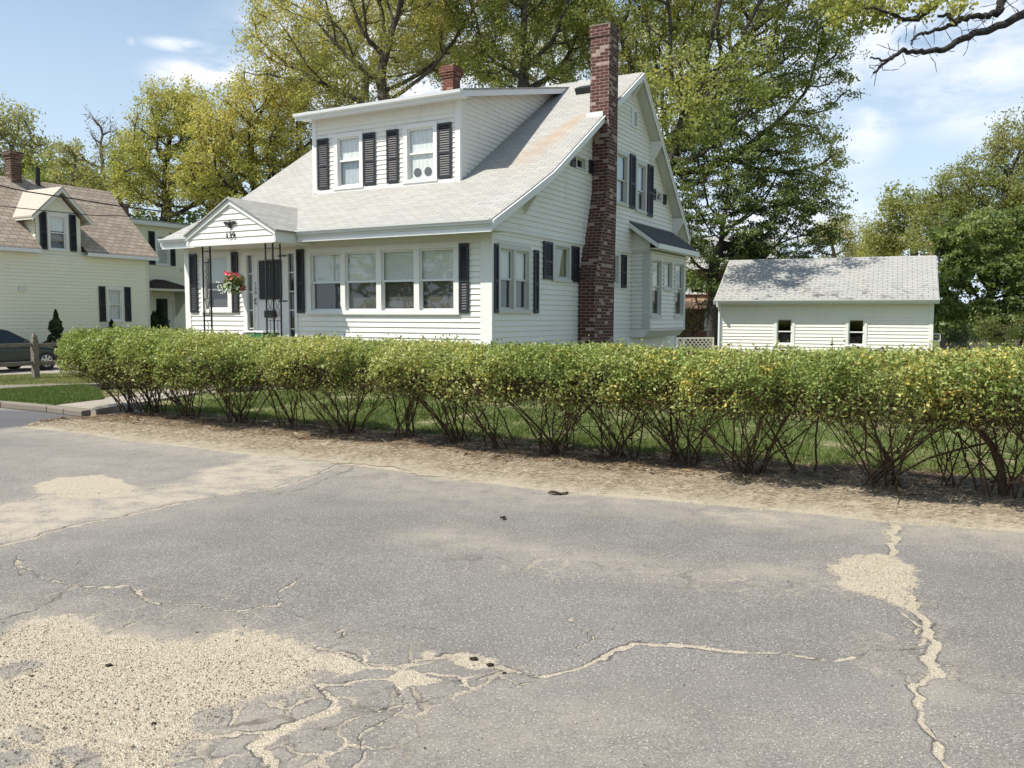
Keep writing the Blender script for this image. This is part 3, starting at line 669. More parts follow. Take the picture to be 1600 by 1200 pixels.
# --- entry porch
PU = -1.12; PC = 5.85; PA, PB = 4.55, 7.20
FP = Fr((PU, 0, 0), (0, 1, 0), (-1, 0, 0)); porch = empty('porch'); porch.parent = H
zp = lambda y: 4.12-abs(y-PC)*(.70/1.33)
mb = MB(); siding(mb, FP, [(PA+.03, 3.16), (PB-.03, 3.16), (PB-.03, 3.38), (PC, 4.04), (PA+.03, 3.36)], (), .125, .02, base=3.16)
mb.build('gable_wall', M['siding'], porch)
mb = MB()
for s in (-1, 1):
    e_ = PA if s < 0 else PB; L = abs(e_-PC)
    y = e_+s*.03; zt = zp(y)
    mb.hexa([(PU-.05, PC, 3.98), (PU, PC, 3.98), (PU, y, zt-.14), (PU-.05, y, zt-.14), (PU-.05, PC, 4.09), (PU, PC, 4.09), (PU, y, zt-.03), (PU-.05, y, zt-.03)] if s > 0 else
            [(PU-.05, y, zt-.14), (PU, y, zt-.14), (PU, PC, 3.98), (PU-.05, PC, 3.98), (PU-.05, y, zt-.03), (PU, y, zt-.03), (PU, PC, 4.09), (PU-.05, PC, 4.09)])
    yy = sorted((e_, e_+s*.025)); mb.box((PU-.03, yy[0], 3.135), (0.2, yy[1], 3.36))
    mb.box((PU-.035, min(e_, e_-s*.04)-.001, 3.135), (PU-.005, max(e_, e_-s*.04)+.001, 3.36))
mb.box((PU-.02, PA+.03, 3.125), (PU+.05, PB-.03, 3.158))
mb.build('porch_fascia', M['trim'], porch)
mb = MB()
for s in (-1, 1):
    y = PC+s*1.40; zt = zp(y)
    zl = [3.40+.0, 0]
    # roof plane runs back until it meets the main roof (valley)
    a = (PU-.09, PC, 4.13); b = (PU-.09, y, zt); ub = lambda z: float(np.interp(z+.02, [p[1] for p in PROF[:5]], [p[0] for p in PROF[:5]]))
    c = (ub(zt)+.15, y, zt); d = (ub(4.12)+.15, PC, 4.13)
    mb.mesh([a, b, c, d]+[(x, y_, z-.035) for x, y_, z in (a, b, c, d)], [(0, 1, 2, 3), (7, 6, 5, 4), (0, 4, 5, 1), (1, 5, 6, 2), (3, 2, 6, 7)] if s < 0 else [(3, 2, 1, 0), (4, 5, 6, 7), (1, 5, 4, 0), (2, 6, 5, 1), (7, 6, 2, 3)])
mb.build('porch_roof', M['shingle'], porch)
mb = MB(); mb.box((PU+.05, PA+.001, 3.14), (0, PB-.001, 3.16)); mb.build('porch_ceiling', M['trim'], porch)
# --- porch floor and steps
mb = MB(); mb.box((-1.25, 4.5, 0), (-.02, 7.25, .90))
for i in range(4): mb.box((-1.25-.30*(i+1), 4.9, 0), (-1.25-.30*i-.001, 6.6, .72-.18*i))
mb.build('porch_steps', M['path'], porch)
# --- wrought iron corner columns
def iron(y_in, y_out, zb=.9, zt=3.125):
    """L-shaped column: one panel along the front, one along the side"""
    mb = MB(); x = PU+.07; c = (x, y_out)
    def panel(p, q):
        for k in (p, q): mb.box((k[0]-.013, k[1]-.013, zb), (k[0]+.013, k[1]+.013, zt))
        a = Vector((*p, 0)); b = Vector((*q, 0))
        for z in (3.02, 2.78, 1.98, 1.60, 1.50, 1.0): mb.bar(a+Z*z, b+Z*z, .012, .012)
        mid = (a+b)/2
        for z0, z1 in ((1.0, 1.5), (1.98, 2.78)):
            n = 26; mb.tube([mid+Vector((.008*math.cos(i*1.4), .008*math.sin(i*1.4), z0+(z1-z0)*i/n)) for i in range(n+1)], .007, 5)
        d = (b-a)
        mb.tube([mid+d*.28*math.cos(t)+Z*(1.60+.09+.09*math.sin(t)) for t in np.linspace(0, 2*math.pi, 14)], .006, 4)
        for s in (-1, 1): mb.tube([mid+d*s*(.05+.36*(t/9)**1.3)+Z*(1.78+.2*t/9) for t in range(10)], .006, 4)
    panel((x, y_in), c); panel(c, (x+.21, y_out))
    o = mb.build('porch_column', M['iron'], porch); return o
iron(4.92, 4.71); iron(6.60, 6.83)
# --- door, sidelights
mb = MB()
FF.box(mb, 6.565, 6.68, .9, 3.07, .0, .04); FF.box(mb, 5.02, 5.095, .9, 3.07, .0, .04); FF.box(mb, 5.095, 6.565, 2.985, 3.07, .0, .038)
FF.box(mb, 6.345, 6.39, .9, 2.985, -.03, .03); FF.box(mb, 5.28, 5.345, .9, 2.985, -.03, .03)
FF.box(mb, 6.55, 6.566, .9, 2.985, -.05, .02); FF.box(mb, 5.094, 5.11, .9, 2.985, -.05, .02)
for z in (1.30, 1.72, 2.14, 2.56): FF.box(mb, 6.39, 6.55, z, z+.022, -.03, .0); FF.box(mb, 5.11, 5.28, z, z+.022, -.03, .0)
FF.box(mb, 5.095, 6.565, .86, .92, -.05, .06)
fr = mb.build('door_frame', M['trim'], H)
for a, b in ((6.39, 6.55), (5.11, 5.28)):
    mb = MB(); FF.quad(mb, a, b, .92, 2.985, -.02); sl = mb.build('sidelight_glass', M['glass'], fr)
    mb = MB(); FF.quad(mb, a, b, .92, 2.985, -.06); mb.build('sidelight_backing', M['interior'], fr)
mb = MB(); FF.box(mb, 5.345, 6.345, .92, 2.985, -.03, .005)
for a, b in ((5.345, 5.45), (6.24, 6.345)): FF.box(mb, a, b, .92, 2.985, .005, .02)
FF.box(mb, 5.45, 6.24, 2.87, 2.985, .005, .019); FF.box(mb, 5.45, 6.24, .92, 1.15, .005, .019); FF.box(mb, 5.45, 6.24, 1.83, 1.93, .005, .019)
dr = mb.build('door', M['door'], H, bevel=.003)
mb = MB(); FF.box(mb, 5.50, 6.17, 1.99, 2.84, .02, .026)            # glazed panel with scalloped ironwork
for i in range(13):
    for s in (5.50, 6.17): c = FF.P(s, 2.02+i*.066, .023); mb.tube([c+Vector((.006, 0, 0)), c-Vector((.006, 0, 0))], .024, 8)
for i in range(9):
    for z in (1.99, 2.84): c = FF.P(5.54+i*.074, z, .023); mb.tube([c+Vector((.006, 0, 0)), c-Vector((.006, 0, 0))], .024, 8)
mb.build('door_grille', M['black'], dr)
mb = MB(); FF.box(mb, 5.66, 6.0, 1.56, 1.72, .02, .07); mb.build('mailbox', M['iron'], dr, bevel=.008)
mb = MB(); c = FF.P(6.29, 1.96, .06); mb.tube([c+Z*.05-Vector((-.05, 0, 0)), c, c-Z*.06, c-Z*.1+Vector((.04, 0, 0))], .012, 6); mb.build('door_handle', M['iron'], dr)
for z in (2.93, 1.92): mb = MB(); FF.box(mb, 5.30, 5.58, z, z+.028, .022, .035); mb.build('hinge', M['iron'], dr)
# --- eagle and numbers
def letters(name, txt, size, mtl, parent, origin, xdir, updir, thick=.012, space=1.0):
    cu = bpy.data.curves.new('t', 'FONT'); cu.body = txt; cu.size = size; cu.extrude = thick/2; cu.align_x = 'CENTER'; cu.align_y = 'CENTER'; cu.space_character = space
    ob = bpy.data.objects.new('t', cu); sc.collection.objects.link(ob); bpy.context.view_layer.update()
    me = bpy.data.meshes.new_from_object(ob.evaluated_get(bpy.context.evaluated_depsgraph_get()))
    sc.collection.objects.unlink(ob); bpy.data.objects.remove(ob)
    X = Vector(xdir); Y = Vector(updir); N = X.cross(Y); mt = Matrix((X, Y, N)).transposed().to_4x4(); mt.translation = Vector(origin)
    me.transform(mt); me.name = name
    return finish(me, name, mtl, parent)
letters('house_number', '139', .185, M['iron'], H, FP.P(5.845, 3.31, .03), (0, -1, 0), (0, 0, 1), .014, 1.1)
for i, c in enumerate('139'): letters('door_number', c, .11, M['iron'], dr, FF.P(6.295, 2.33-i*.105, .024), (0, -1, 0), (0, 0, 1), .006)
half = [(0, .03), (.018, .06), (.035, .075), (.05, .055), (.03, .045), (.045, .02), (.08, .05), (.13, .062), (.19, .055), (.235, .04), (.20, .02), (.205, .008), (.165, .002), (.165, -.012), (.125, -.012), (.12, -.03), (.08, -.022), (.05, -.04), (.04, -.075), (.055, -.105), (.02, -.115), (0, -.118)]
full = half+[(-a, b) for a, b in reversed(half[1:-1])]
full = [(a, b) for a, b in full]
mb = MB(); ec = (5.845, 3.57)
mb.prism([FP.P(ec[0]+a*.86, ec[1]+b*.82, .028) for a, b in full], (-.018, 0, 0))
mb.mesh([FP.P(ec[0], ec[1]+.02, .075), FP.P(ec[0]-.045, ec[1], .045), FP.P(ec[0]+.045, ec[1], .045), FP.P(ec[0], ec[1]+.055, .05), FP.P(ec[0], ec[1]-.06, .05)], [(0, 1, 3), (0, 3, 2), (0, 2, 4), (0, 4, 1)])
mb.build('eagle_ornament', M['iron'], H)
# storm door number strip and porch bits
box = empty('storage_box', HC+UV_U*-.72+UV_V*5.42+Z*.9, ROTZ, 'green plastic box with a white lid on the porch in front of the door', 'box')
mb = MB(); mb.hexa([(-.22, -.27, 0), (.22, -.27, 0), (.22, .27, 0), (-.22, .27, 0), (-.25, -.3, .33), (.25, -.3, .33), (.25, .3, .33), (-.25, .3, .33)]); mb.build('bin', M['green_bin'], box, bevel=.02)
mb = MB(); mb.box((-.27, -.32, .335), (.27, .32, .375)); mb.build('lid', M['white_pl'], box, bevel=.015)

# ================================================================ YELLOW HOUSE
Y0 = Vector((-14.97, 35, 0))
YH = empty('yellow_house', Y0, ROTZ, 'pale yellow clapboard house with a tan shingle roof and small dormer at the left edge', 'house')
FY = Fr((0, 0, 0), (1, 0, 0), (0, -1, 0)); hy = []
o, h_ = window(FY, YH, -1.85, -1.28, 1.42, 2.62, top=('curtain', 1.), low=('curtain', 1.), cas=.08); hy.append(h_)
o, h_ = window(FY, YH, -7.6, -7.0, 1.42, 2.62, top=('curtain', 1.), cas=.08); hy.append(h_)
for a, b in ((-2.27, -2.0), (-1.15, -.88), (-8.0, -7.74), (-6.9, -6.64)): shutter(FY, YH, a, b, 1.36, 2.73, .038)
DYF = Fr((0, 0, 0), (1, 0, 0), (0, -1, 0)); hd = []
ydm = empty('dormer'); ydm.parent = YH
o, h_ = window(DYF, ydm, -4.13, -3.52, 4.05, 5.24, top=('curtain', .45), low=None, cas=.09); hy.append(h_)
for a, b in ((-4.52, -4.27), (-3.38, -3.12)): shutter(DYF, ydm, a, b, 4.0, 5.37, .038)
mb = MB(); siding(mb, FY, [(-10, .2), (0, .2), (0, 4.0), (-10, 4.0)], hy, .125, .034)
gab = [(0, .2), (5.3, .2), (5.3, 3.9), (2.65, 6.7), (0, 3.95)]
FYr = Fr((0, 0, 0), (0, 1, 0), (1, 0, 0)); siding(mb, FYr, gab, (), .111)
FYl = Fr((-10, 0, 0), (0, 1, 0), (-1, 0, 0)); siding(mb, FYl, gab, (), .111)
FYb = Fr((0, 5.3, 0), (1, 0, 0), (0, 1, 0)); siding(mb, FYb, [(-10, .2), (0, .2), (0, 4), (-10, 4)], (), .2)
mb.box((-9.99, .01, 0), (-.01, 5.29, .2))
mb.build('wall', M['yellow'], YH)
mb = MB(); FY.box(mb, -.1, .01, .2, 3.95, .0, .03); FYr.box(mb, -.03, .1, .2, 3.9, .0, .028); FY.box(mb, -10, -.1, 3.8, 3.95, .0, .02)
mb.build('corner_trim', M['ytrim'], YH)
YP = [(-.38, 3.99), (2.65, 6.86), (5.68, 3.99)]
def roof_y(mb, prof, x0, x1, th=.05):
    for (a, za), (b, zb) in zip(prof[:-1], prof[1:]):
        mb.hexa([(x0, a, za-th), (x1, a, za-th), (x1, b, zb-th), (x0, b, zb-th), (x0, a, za), (x1, a, za), (x1, b, zb), (x0, b, zb)])
mb = MB(); 
# front slope is interrupted at the eave by the dormer
def rq(x0, x1, t0, t1):
    pa, pb = YP[0], YP[1]; L = lambda t: (pa[0]+(pb[0]-pa[0])*t, pa[1]+(pb[1]-pa[1])*t)
    (a, za), (b, zb) = L(t0), L(t1)
    mb.hexa([(x0, a, za-.05), (x1, a, za-.05), (x1, b, zb-.05), (x0, b, zb-.05), (x0, a, za), (x1, a, za), (x1, b, zb), (x0, b, zb)])
rq(-10.3, -4.66, 0, .14); rq(-2.92, .26, 0, .14); rq(-10.3, .26, .14, 1)
mb.hexa([(-10.3, 2.65, 6.81), (.26, 2.65, 6.81), (.26, 5.68, 3.94), (-10.3, 5.68, 3.94), (-10.3, 2.65, 6.86), (.26, 2.65, 6.86), (.26, 5.68, 3.99), (-10.3, 5.68, 3.99)])
mb.build('roof', M['shingle_b'], YH)
mb = MB()
for x in (.235, -10.275):
    for (a, za), (b, zb) in zip(YP[:-1], YP[1:]): mb.hexa([(x, a, za-.2), (x+.02, a, za-.2), (x+.02, b, zb-.2), (x, b, zb-.2), (x, a, za-.051), (x+.02, a, za-.051), (x+.02, b, zb-.051), (x, b, zb-.051)])
for x0, x1 in ((-10.3, -4.68), (-2.90, .25)): mb.box((x0, -.40, 3.84), (x1, -.375, 3.97)); mb.box((x0, -.374, 3.86), (x1, -.0, 3.875))
mb.build('fascia', M['gutter'], YH)
# its dormer
mb = MB(); siding(mb, DYF, [(-4.66, 4.0), (-2.92, 4.0), (-2.92, 5.2), (-3.79, 6.1), (-4.66, 5.2)], [hy[2]], .111)
for x, nn in ((-4.66, -1), (-2.92, 1)):
    Fd = Fr((x, 0, 0), (0, 1, 0), (nn, 0, 0)); siding(mb, Fd, [(0, 4.2), (1.35, 5.28), (0, 5.28)], (), .111)
mb.build('dormer_wall', M['yellow'], ydm)
mb = MB(); px = -3.79
for s in (-1, 1):
    x1 = px+s*1.18; a = (px, -.32, 6.32); b = (x1, -.32, 5.16); c = (x1, 1.1, 5.16); d = (px, 2.25, 6.32)
    pts = [a, b, c, d]; lo = [(x, y, z-.06) for x, y, z in pts]
    mb.mesh(pts+lo, [(0, 1, 2, 3), (7, 6, 5, 4), (0, 4, 5, 1), (1, 5, 6, 2), (3, 2, 6, 7)] if s < 0 else [(3, 2, 1, 0), (4, 5, 6, 7), (1, 5, 4, 0), (2, 6, 5, 1), (7, 6, 2, 3)])
mb.build('dormer_roof', M['shingle_p'], ydm)
mb = MB()
for s in (-1, 1):
    x1 = px+s*1.16; mb.hexa([(px, -.335, 6.12), (px, -.315, 6.12), (x1, -.315, 4.98), (x1, -.335, 4.98), (px, -.335, 6.258), (px, -.315, 6.258), (x1, -.315, 5.11), (x1, -.335, 5.11)])
    mb.box((min(x1, x1-s*.02), -.314, 5.02), (max(x1, x1-s*.02), 1.0, 5.12))
mb.build('dormer_fascia', M['ytrim'], ydm)
mb = MB(); mb.box((-4.02, 2.43, 6.2), (-3.62, 2.83, 7.55)); mb.box((-4.05, 2.40, 7.55), (-3.59, 2.86, 7.66)); mb.box((-4.09, 2.36, 7.66), (-3.55, 2.90, 7.82)); mb.build('chimney', M['brick_o'], YH, label='dark brick chimney with a flared cap above the dormer')
mb = MB(); mb.tube([(-2.95, 2.5, 6.4), (-2.95, 2.5, 7.35)], .09, 10); mb.build('vent_pipe', M['black'], YH)
mb = MB(); mb.box((.95, 3.1, 4.5), (1.5, 3.6, 6.35)); mb.box((.91, 3.06, 6.35), (1.54, 3.64, 6.5)); mb.build('chimney', M['brick_o'], YH, label='small dark brick chimney at the right end of the roof')
# rear wing with the side entrance
FW = Fr((0, 3, 0), (1, 0, 0), (0, -1, 0)); hw = []
o, h_ = window(FW, YH, 2.80, 3.42, 3.95, 5.22, top=('shade', 1.), low=None, cas=.09, mid=4.62); hw.append(h_)
for a, b in ((2.36, 2.68), (3.5, 3.77)): shutter(FW, YH, a, b, 3.9, 5.4, .038)
mb = MB(); siding(mb, FW, [(.02, .2), (7.5, .2), (7.5, 5.62), (.02, 5.62)], hw+[(2.55, 3.45, .3, 2.5)], .125, .034)
FWr = Fr((7.5, 3, 0), (0, 1, 0), (1, 0, 0)); siding(mb, FWr, [(0, .2), (6, .2), (6, 5.62), (0, 5.62)], (), .111)
FWl = Fr((.0, 3, 0), (0, 1, 0), (-1, 0, 0)); siding(mb, FWl, [(2.31, .2), (6, .2), (6, 5.62), (2.31, 5.62)], (), .111)
mb.box((.03, 3.01, 0), (7.49, 8.99, .2)); mb.build('wing_wall', M['yellow'], YH)
mb = MB(); mb.box((-.3, 2.6, 5.78), (7.8, 9.3, 5.86)); mb.build('wing_roof', M['shingle_g'], YH)
mb = MB(); mb.box((-.3, 2.58, 5.63), (7.8, 2.6, 5.79)); mb.box((7.8, 2.58, 5.63), (7.82, 9.3, 5.79)); mb.box((-.3, 2.601, 5.62), (7.79, 3.0, 5.635)); mb.build('wing_fascia', M['gutter'], YH)
cn = MB(); a = [(1.35, 1.75, 2.80), (3.95, 1.75, 2.80), (3.95, 2.98, 2.86), (1.35, 2.98, 2.86)]; pk = [(2.65, 2.3, 3.2), (2.65, 2.98, 3.25)]
cn.mesh(a+pk, [(0, 1, 4), (1, 2, 5, 4), (3, 0, 4, 5), (3, 2, 1, 0)])
cnp = cn.build('door_canopy', M['shingle_k'], YH)
mb = MB(); mb.box((1.38, 1.78, 2.70), (3.92, 1.82, 2.797)); mb.box((1.38, 1.82, 2.70), (1.42, 2.97, 2.797)); mb.box((3.88, 1.82, 2.70), (3.92, 2.97, 2.797))
for x in (1.6, 3.7):
    mb.prism([(x, 2.96, 1.55), (x, 2.96, 2.70), (x, 1.9, 2.70)], (.06, 0, 0))
mb.build('canopy_bracket', M['ytrim'], cnp)
mb = MB(); FW.box(mb, 2.55, 3.45, .3, 2.5, -.05, .03); ydr = mb.build('door', M['ytrim'], YH)
mb = MB(); FW.box(mb, 2.66, 3.28, .95, 2.38, .03, .034); mb.build('door_glass', M['black'], ydr)
mb = MB(); mb.tube([(3.55, 2.93, 2.3), (3.55, 2.9, 1.0)], .02, 6); FW.box(mb, 4.05, 4.2, 3.68, 3.82, .0, .1); mb.build('wall_lamp', M['ytrim'], YH)
mb = MB(); FY.box(mb, -5.4, -5.15, 2.45, 2.6, .0, .09); mb.build('wall_vent', M['ytrim'], YH)

# ================================================================ GARAGE
GA = rad(23.7); GU = Vector((math.sin(GA), math.cos(GA), 0)); GO = Vector((13.4, 27, 0))
GH = empty('garage', GO, math.atan2(GU.y, GU.x), 'long low white garage with a grey shingle roof and two small dark windows', 'garage')
FG = Fr((0, 0, 0), (0, 1, 0), (-1, 0, 0)); hg = []
for a, b in ((1.99, 2.53), (4.25, 4.80)):
    o, h_ = window(FG, GH, a+.03, b-.03, .70, 1.54, top=None, cas=.09, head=.06, mid=1.12, depth=1.6); hg.append(h_)
GL, GD = 6.72, 5.2
mb = MB(); siding(mb, FG, [(.12, .1), (GL-.12, .1), (GL-.12, 2.17), (.12, 2.17)], hg, .112, base=1.06-.112*10)
g2 = [(0, .1), (GD, .1), (GD, 2.1), (GD/2, 3.62), (0, 2.1)]
for y, nn in ((0, -1), (GL, 1)): siding(mb, Fr((0, y, 0), (1, 0, 0), (0, nn, 0)), g2, (), .112)
siding(mb, Fr((GD, 0, 0), (0, 1, 0), (1, 0, 0)), [(0, .1), (GL, .1), (GL, 2.1), (0, 2.1)], (), .112)
mb.build('wall', M['siding'], GH)
mb = MB(); FG.box(mb, -.01, .12, .1, 2.17, .0, .028); FG.box(mb, GL-.12, GL+.01, .1, 2.17, .0, .028); FG.box(mb, .12, GL-.12, 2.03, 2.17, .0, .02); mb.build('corner_trim', M['trim'], GH)
GP = [(-.34, 2.20), (GD/2, 3.74), (GD+.34, 2.20)]
slab_roof('roof', GH, GP, -.12, GL+.12, M['shingle_g'], None, .04)
mb = MB(); rake(mb, GP, -.12, -1, .12, .02, .04); rake(mb, GP, GL+.12, 1, .12, .02, .04); mb.box((-.335, -.12, 2.04), (0, GL+.12, 2.055)); mb.build('rake_board', M['trim'], GH)
mb = MB(); gutter_run(mb, -.335, 2.185, -.14, GL+.14, .1, .09); mb.box((-.335, -.12, 2.06), (-.31, GL+.12, 2.15))
gt = mb.build('gutter', M['gutter'], GH)
mb = MB(); mb.tube([(-.39, GL+.02, 2.10), (-.37, GL+.0, 1.98), (-.1, GL-.02, 1.86), (-.06, GL-.02, 1.8), (-.06, GL-.02, .1)], .045, 8); mb.build('downspout', M['gutter'], gt)
mb = MB(); mb.box((.15, -.24, .86), (.55, -.02, 1.10)); mb.box((.145, -.22, .89), (.15, -.05, 1.07), 1)
mb.build('air_conditioner', [M['white_pl'], M['blind_d']], GH)
# ================================================================ BRICK HOUSE far behind
BH = empty('brick_house', at(1045, 494, 46).xy.to_3d(), rad(80), 'red brick house in the shade of the trees between the white house and the garage', 'house')
FBH = Fr((0, 0, 0), (0, -1, 0), (-1, 0, 0)); hb = []
for a, b, c, d in ((1.15, 1.8, 2.9, 3.42), (2.0, 2.65, .95, 1.8), (.45, .95, 2.9, 3.42)):
    o, h_ = window(FBH, BH, a, b, c, d, top=None, cas=.12, double=d > 3 or True, depth=.3); hb.append(h_)
mb = MB(); siding(mb, FBH, [(-4, .0), (5.5, .0), (5.5, 4.1), (-4, 4.1)], hb, .5, .0)
mb.box((.4, -5.5, 0), (7, 4, 4.1)); mb.build('wall', M['brick_h'], BH)
mb = MB(); mb.mesh([(-.4, -5.9, 4.1), (-.4, 4.4, 4.1), (7.4, 4.4, 4.1), (7.4, -5.9, 4.1), (3.5, -5.9, 6.2), (3.5, 4.4, 6.2)], [(0, 4, 5, 1), (2, 5, 4, 3), (0, 1, 2, 3), (0, 3, 4), (1, 5, 2)]); mb.build('roof', M['shingle_g'], BH)
mb = MB(); mb.mesh([(-1.1, 1, 2.1), (-1.1, -2.9, 2.1), (-.02, -2.9, 2.6), (-.02, 1, 2.6), (-1.1, 1, 2.02), (-1.1, -2.9, 2.02), (-.02, -2.9, 2.02), (-.02, 1, 2.02)], [(3, 2, 1, 0), (0, 1, 5, 4), (1, 2, 6, 5), (2, 3, 7, 6), (3, 0, 4, 7), (4, 5, 6, 7)]); mb.build('awning', M['tan'], BH)
# ================================================================ GROUND
def structure(o): o['kind'] = 'structure'; return o
def pxpoly(pts, z=0.): return [gp(x, y, z) for x, y in pts]
def sheet(name, pts, mtl, z, thick=0.):
    mb = MB()
    if thick: mb.prism([(p[0], p[1], z-thick) for p in pts], (0, 0, thick))
    else:
        a = sum(pts[i][0]*pts[(i+1) % len(pts)][1]-pts[(i+1) % len(pts)][0]*pts[i][1] for i in range(len(pts)))
        q = [(p[0], p[1], z) for p in pts]
        if a < 0: q.reverse()
        mb.face(q)
    return structure(mb.build(name, mtl))
sheet('ground', [(-900, -500), (900, -500), (900, 1500), (-900, 1500)], M['rough'], -.05)
# --- asphalt with cracks and sand
def seg_dist(X, Y, pl):
    best = np.full(X.shape, 1e9, np.float32)
    for (a, b), (c, d) in zip(pl[:-1], pl[1:]):
        vx, vy = c-a, d-b; L2 = vx*vx+vy*vy+1e-9
        m_ = (X > min(a, c)-.6) & (X < max(a, c)+.6) & (Y > min(b, d)-.6) & (Y < max(b, d)+.6)
        if not m_.any(): continue
        x, y = X[m_], Y[m_]; t = np.clip(((x-a)*vx+(y-b)*vy)/L2, 0, 1)
        best[m_] = np.minimum(best[m_], np.hypot(x-a-t*vx, y-b-t*vy))
    return best
def poly_sd(X, Y, pl):                # signed distance, positive inside
    pl = [(p[0], p[1]) for p in pl]; q = pl+[pl[0]]
    d = np.full(X.shape, 1e9, np.float32); ins = np.zeros(X.shape, bool)
    for (a, b), (c, e) in zip(q[:-1], q[1:]):
        vx, vy = c-a, e-b; L2 = vx*vx+vy*vy+1e-9; t = np.clip(((X-a)*vx+(Y-b)*vy)/L2, 0, 1)
        d = np.minimum(d, np.hypot(X-a-t*vx, Y-b-t*vy))
        cond = ((b > Y) != (e > Y)) & (X < (c-a)*(Y-b)/(e-b+1e-12)+a); ins ^= cond
    return np.where(ins, d, -d)
ROADEDGE_PX = [(-260, 668), (-60, 668), (40, 667), (90, 671), (150, 677), (210, 687), (270, 693), (330, 700), (400, 709), (470, 714), (560, 724), (640, 734), (700, 744), (760, 751), (830, 760), (900, 768), (1000, 776), (1080, 782), (1150, 788), (1230, 795), (1300, 802), (1400, 813), (1500, 820), (1600, 828), (1800, 850), (2200, 900)]
def wob(x, y, a=1.):
    return (a*(.05*np.sin(x*9.1+1.3*y)+.035*np.sin(y*17.3+x*5.)+.02*np.sin(x*37.+y*21.)+.012*np.sin(x*71.-y*53.)), a*(.05*np.sin(y*8.3-x*2.1+2)+.035*np.sin(x*15.1-y*7.)+.02*np.sin(y*41.+x*17.)+.012*np.sin(y*67.+x*59.)))
def road_mesh():
    ys = [1.2]
    while ys[-1] < 15.2: ys.append(ys[-1]+max(.014, .0052*ys[-1]))
    xs = np.arange(-9.6, 8.4, .022); ys = np.array(ys)
    X, Y = np.meshgrid(xs, ys); shp = X.shape
    Xf, Yf = X.ravel().astype(np.float32), Y.ravel().astype(np.float32)
    wx, wy = wob(Xf, Yf); Xw, Yw = Xf+wx*.45, Yf+wy*.45; fx, fy = wob(Xf, Yf, .45); Xc, Yc = Xf+fx, Yf+fy
    crack = np.full(Xf.shape, 9., np.float32); fill = np.zeros(Xf.shape, np.float32)
    C = [([(25, 868), (60, 905), (110, 915), (165, 920), (190, 915), (215, 922), (235, 940), (270, 945), (315, 947), (320, 952), (370, 957), (430, 950), (438, 930), (470, 903)], .013, 1),
         ([(365, 957), (378, 975), (384, 990)], .009, 1), ([(430, 950), (500, 968), (560, 985)], .006, .4), ([(28, 898), (30, 880), (45, 875)], .012, .6),
         ([(830, 1052), (870, 1051), (905, 1043), (945, 1026), (960, 1018), (985, 1003), (1040, 1003), (1100, 1011), (1150, 1014), (1190, 1018), (1290, 1030), (1345, 1030)], .019, 1),
         ([(1345, 1030), (1380, 1018), (1425, 1010)], .012, .2), ([(905, 1020), (928, 998), (915, 985), (900, 968)], .009, 1), ([(925, 998), (985, 1003)], .007, 1),
         ([(1395, 812), (1402, 838), (1393, 868)], .03, 1), ([(1425, 930), (1440, 960), (1453, 1000), (1452, 1030), (1458, 1056)], .034, 1), ([(1458, 1056), (1437, 1068), (1430, 1092), (1446, 1130), (1456, 1165), (1482, 1205)], .020, 1),
         ([(1380, 1035), (1405, 1046), (1430, 1062)], .007, 1), ([(1410, 955), (1425, 975), (1427, 1008)], .012, 1), ([(1460, 1058), (1530, 1070), (1610, 1082)], .008, .6), ([(1465, 1040), (1500, 1045), (1520, 1055)], .006, 1),
         ([(640, 850), (720, 873), (850, 886)], .006, .6), ([(1040, 900), (1160, 915), (1240, 921), (1302, 915)], .007, 1),
         ([(500, 1012), (560, 1035), (640, 1040), (690, 1030), (740, 1020), (775, 1040), (832, 1052)], .016, .8), ([(640, 1040), (600, 1058), (575, 1058), (540, 1062), (500, 1066)], .016, .9),
         ([(690, 1058), (740, 1060), (800, 1045)], .010, .8), ([(620, 1070), (640, 1100), (600, 1125), (560, 1150), (545, 1200)], .013, .8), ([(640, 1100), (700, 1090), (760, 1078), (830, 1062)], .008, .8),
         ([(500, 1066), (515, 1090), (500, 1118), (440, 1140), (400, 1162), (425, 1185), (445, 1210)], .020, 1), ([(500, 1118), (560, 1115), (640, 1100)], .008, .9), ([(440, 1140), (380, 1150), (330, 1155), (270, 1165)], .014, 1),
         ([(0, 1148), (45, 1165), (90, 1185), (110, 1210)], .016, 1), ([(0, 1108), (70, 1125), (150, 1150), (240, 1172)], .018, 1), ([(30, 1168), (80, 1150), (70, 1180)], .012, 1), ([(380, 1108), (370, 1130), (350, 1150)], .012, 1),
         ([(-60, 975), (0, 968), (60, 955), (98, 932), (130, 908)], .010, .3), ([(140, 994), (180, 985), (215, 975), (225, 960)], .008, .8), ([(130, 880), (110, 862), (60, 862), (0, 850)], .007, .5),
         ([(-80, 866), (0, 852), (60, 838), (120, 820), (230, 798), (300, 783), (360, 772), (430, 762), (482, 746), (548, 718)], .022, .85), ([(0, 790), (70, 774), (190, 770), (300, 754)], .010, .8), ([(420, 775), (480, 760), (545, 735), (560, 726)], .010, .3), ([(140, 700), (260, 712), (330, 716)], .007, .1), ([(190, 790), (230, 788), (290, 783)], .008, .3), ([(0, 812), (110, 825)], .008, .6),
         ([(450, 878), (510, 885), (560, 884), (640, 877)], .006, .4), ([(600, 975), (690, 980), (760, 975)], .005, .1), ([(515, 985), (535, 978), (525, 995)], .012, .9), ([(780, 830), (860, 850), (960, 880), (1040, 900)], .006, .3),
         ([(1500, 890), (1560, 905), (1640, 910)], .005, .1), ([(650, 925), (720, 940), (830, 945)], .005, .1)]
    for pl, w, f in C:
        d = seg_dist(Xc, Yc, [(gp(x, y).x, gp(x, y).y) for x, y in pl])/(w*.8)
        m_ = d < crack; crack = np.where(m_, d, crack); fill = np.where(m_ & (d < 3), f, fill)
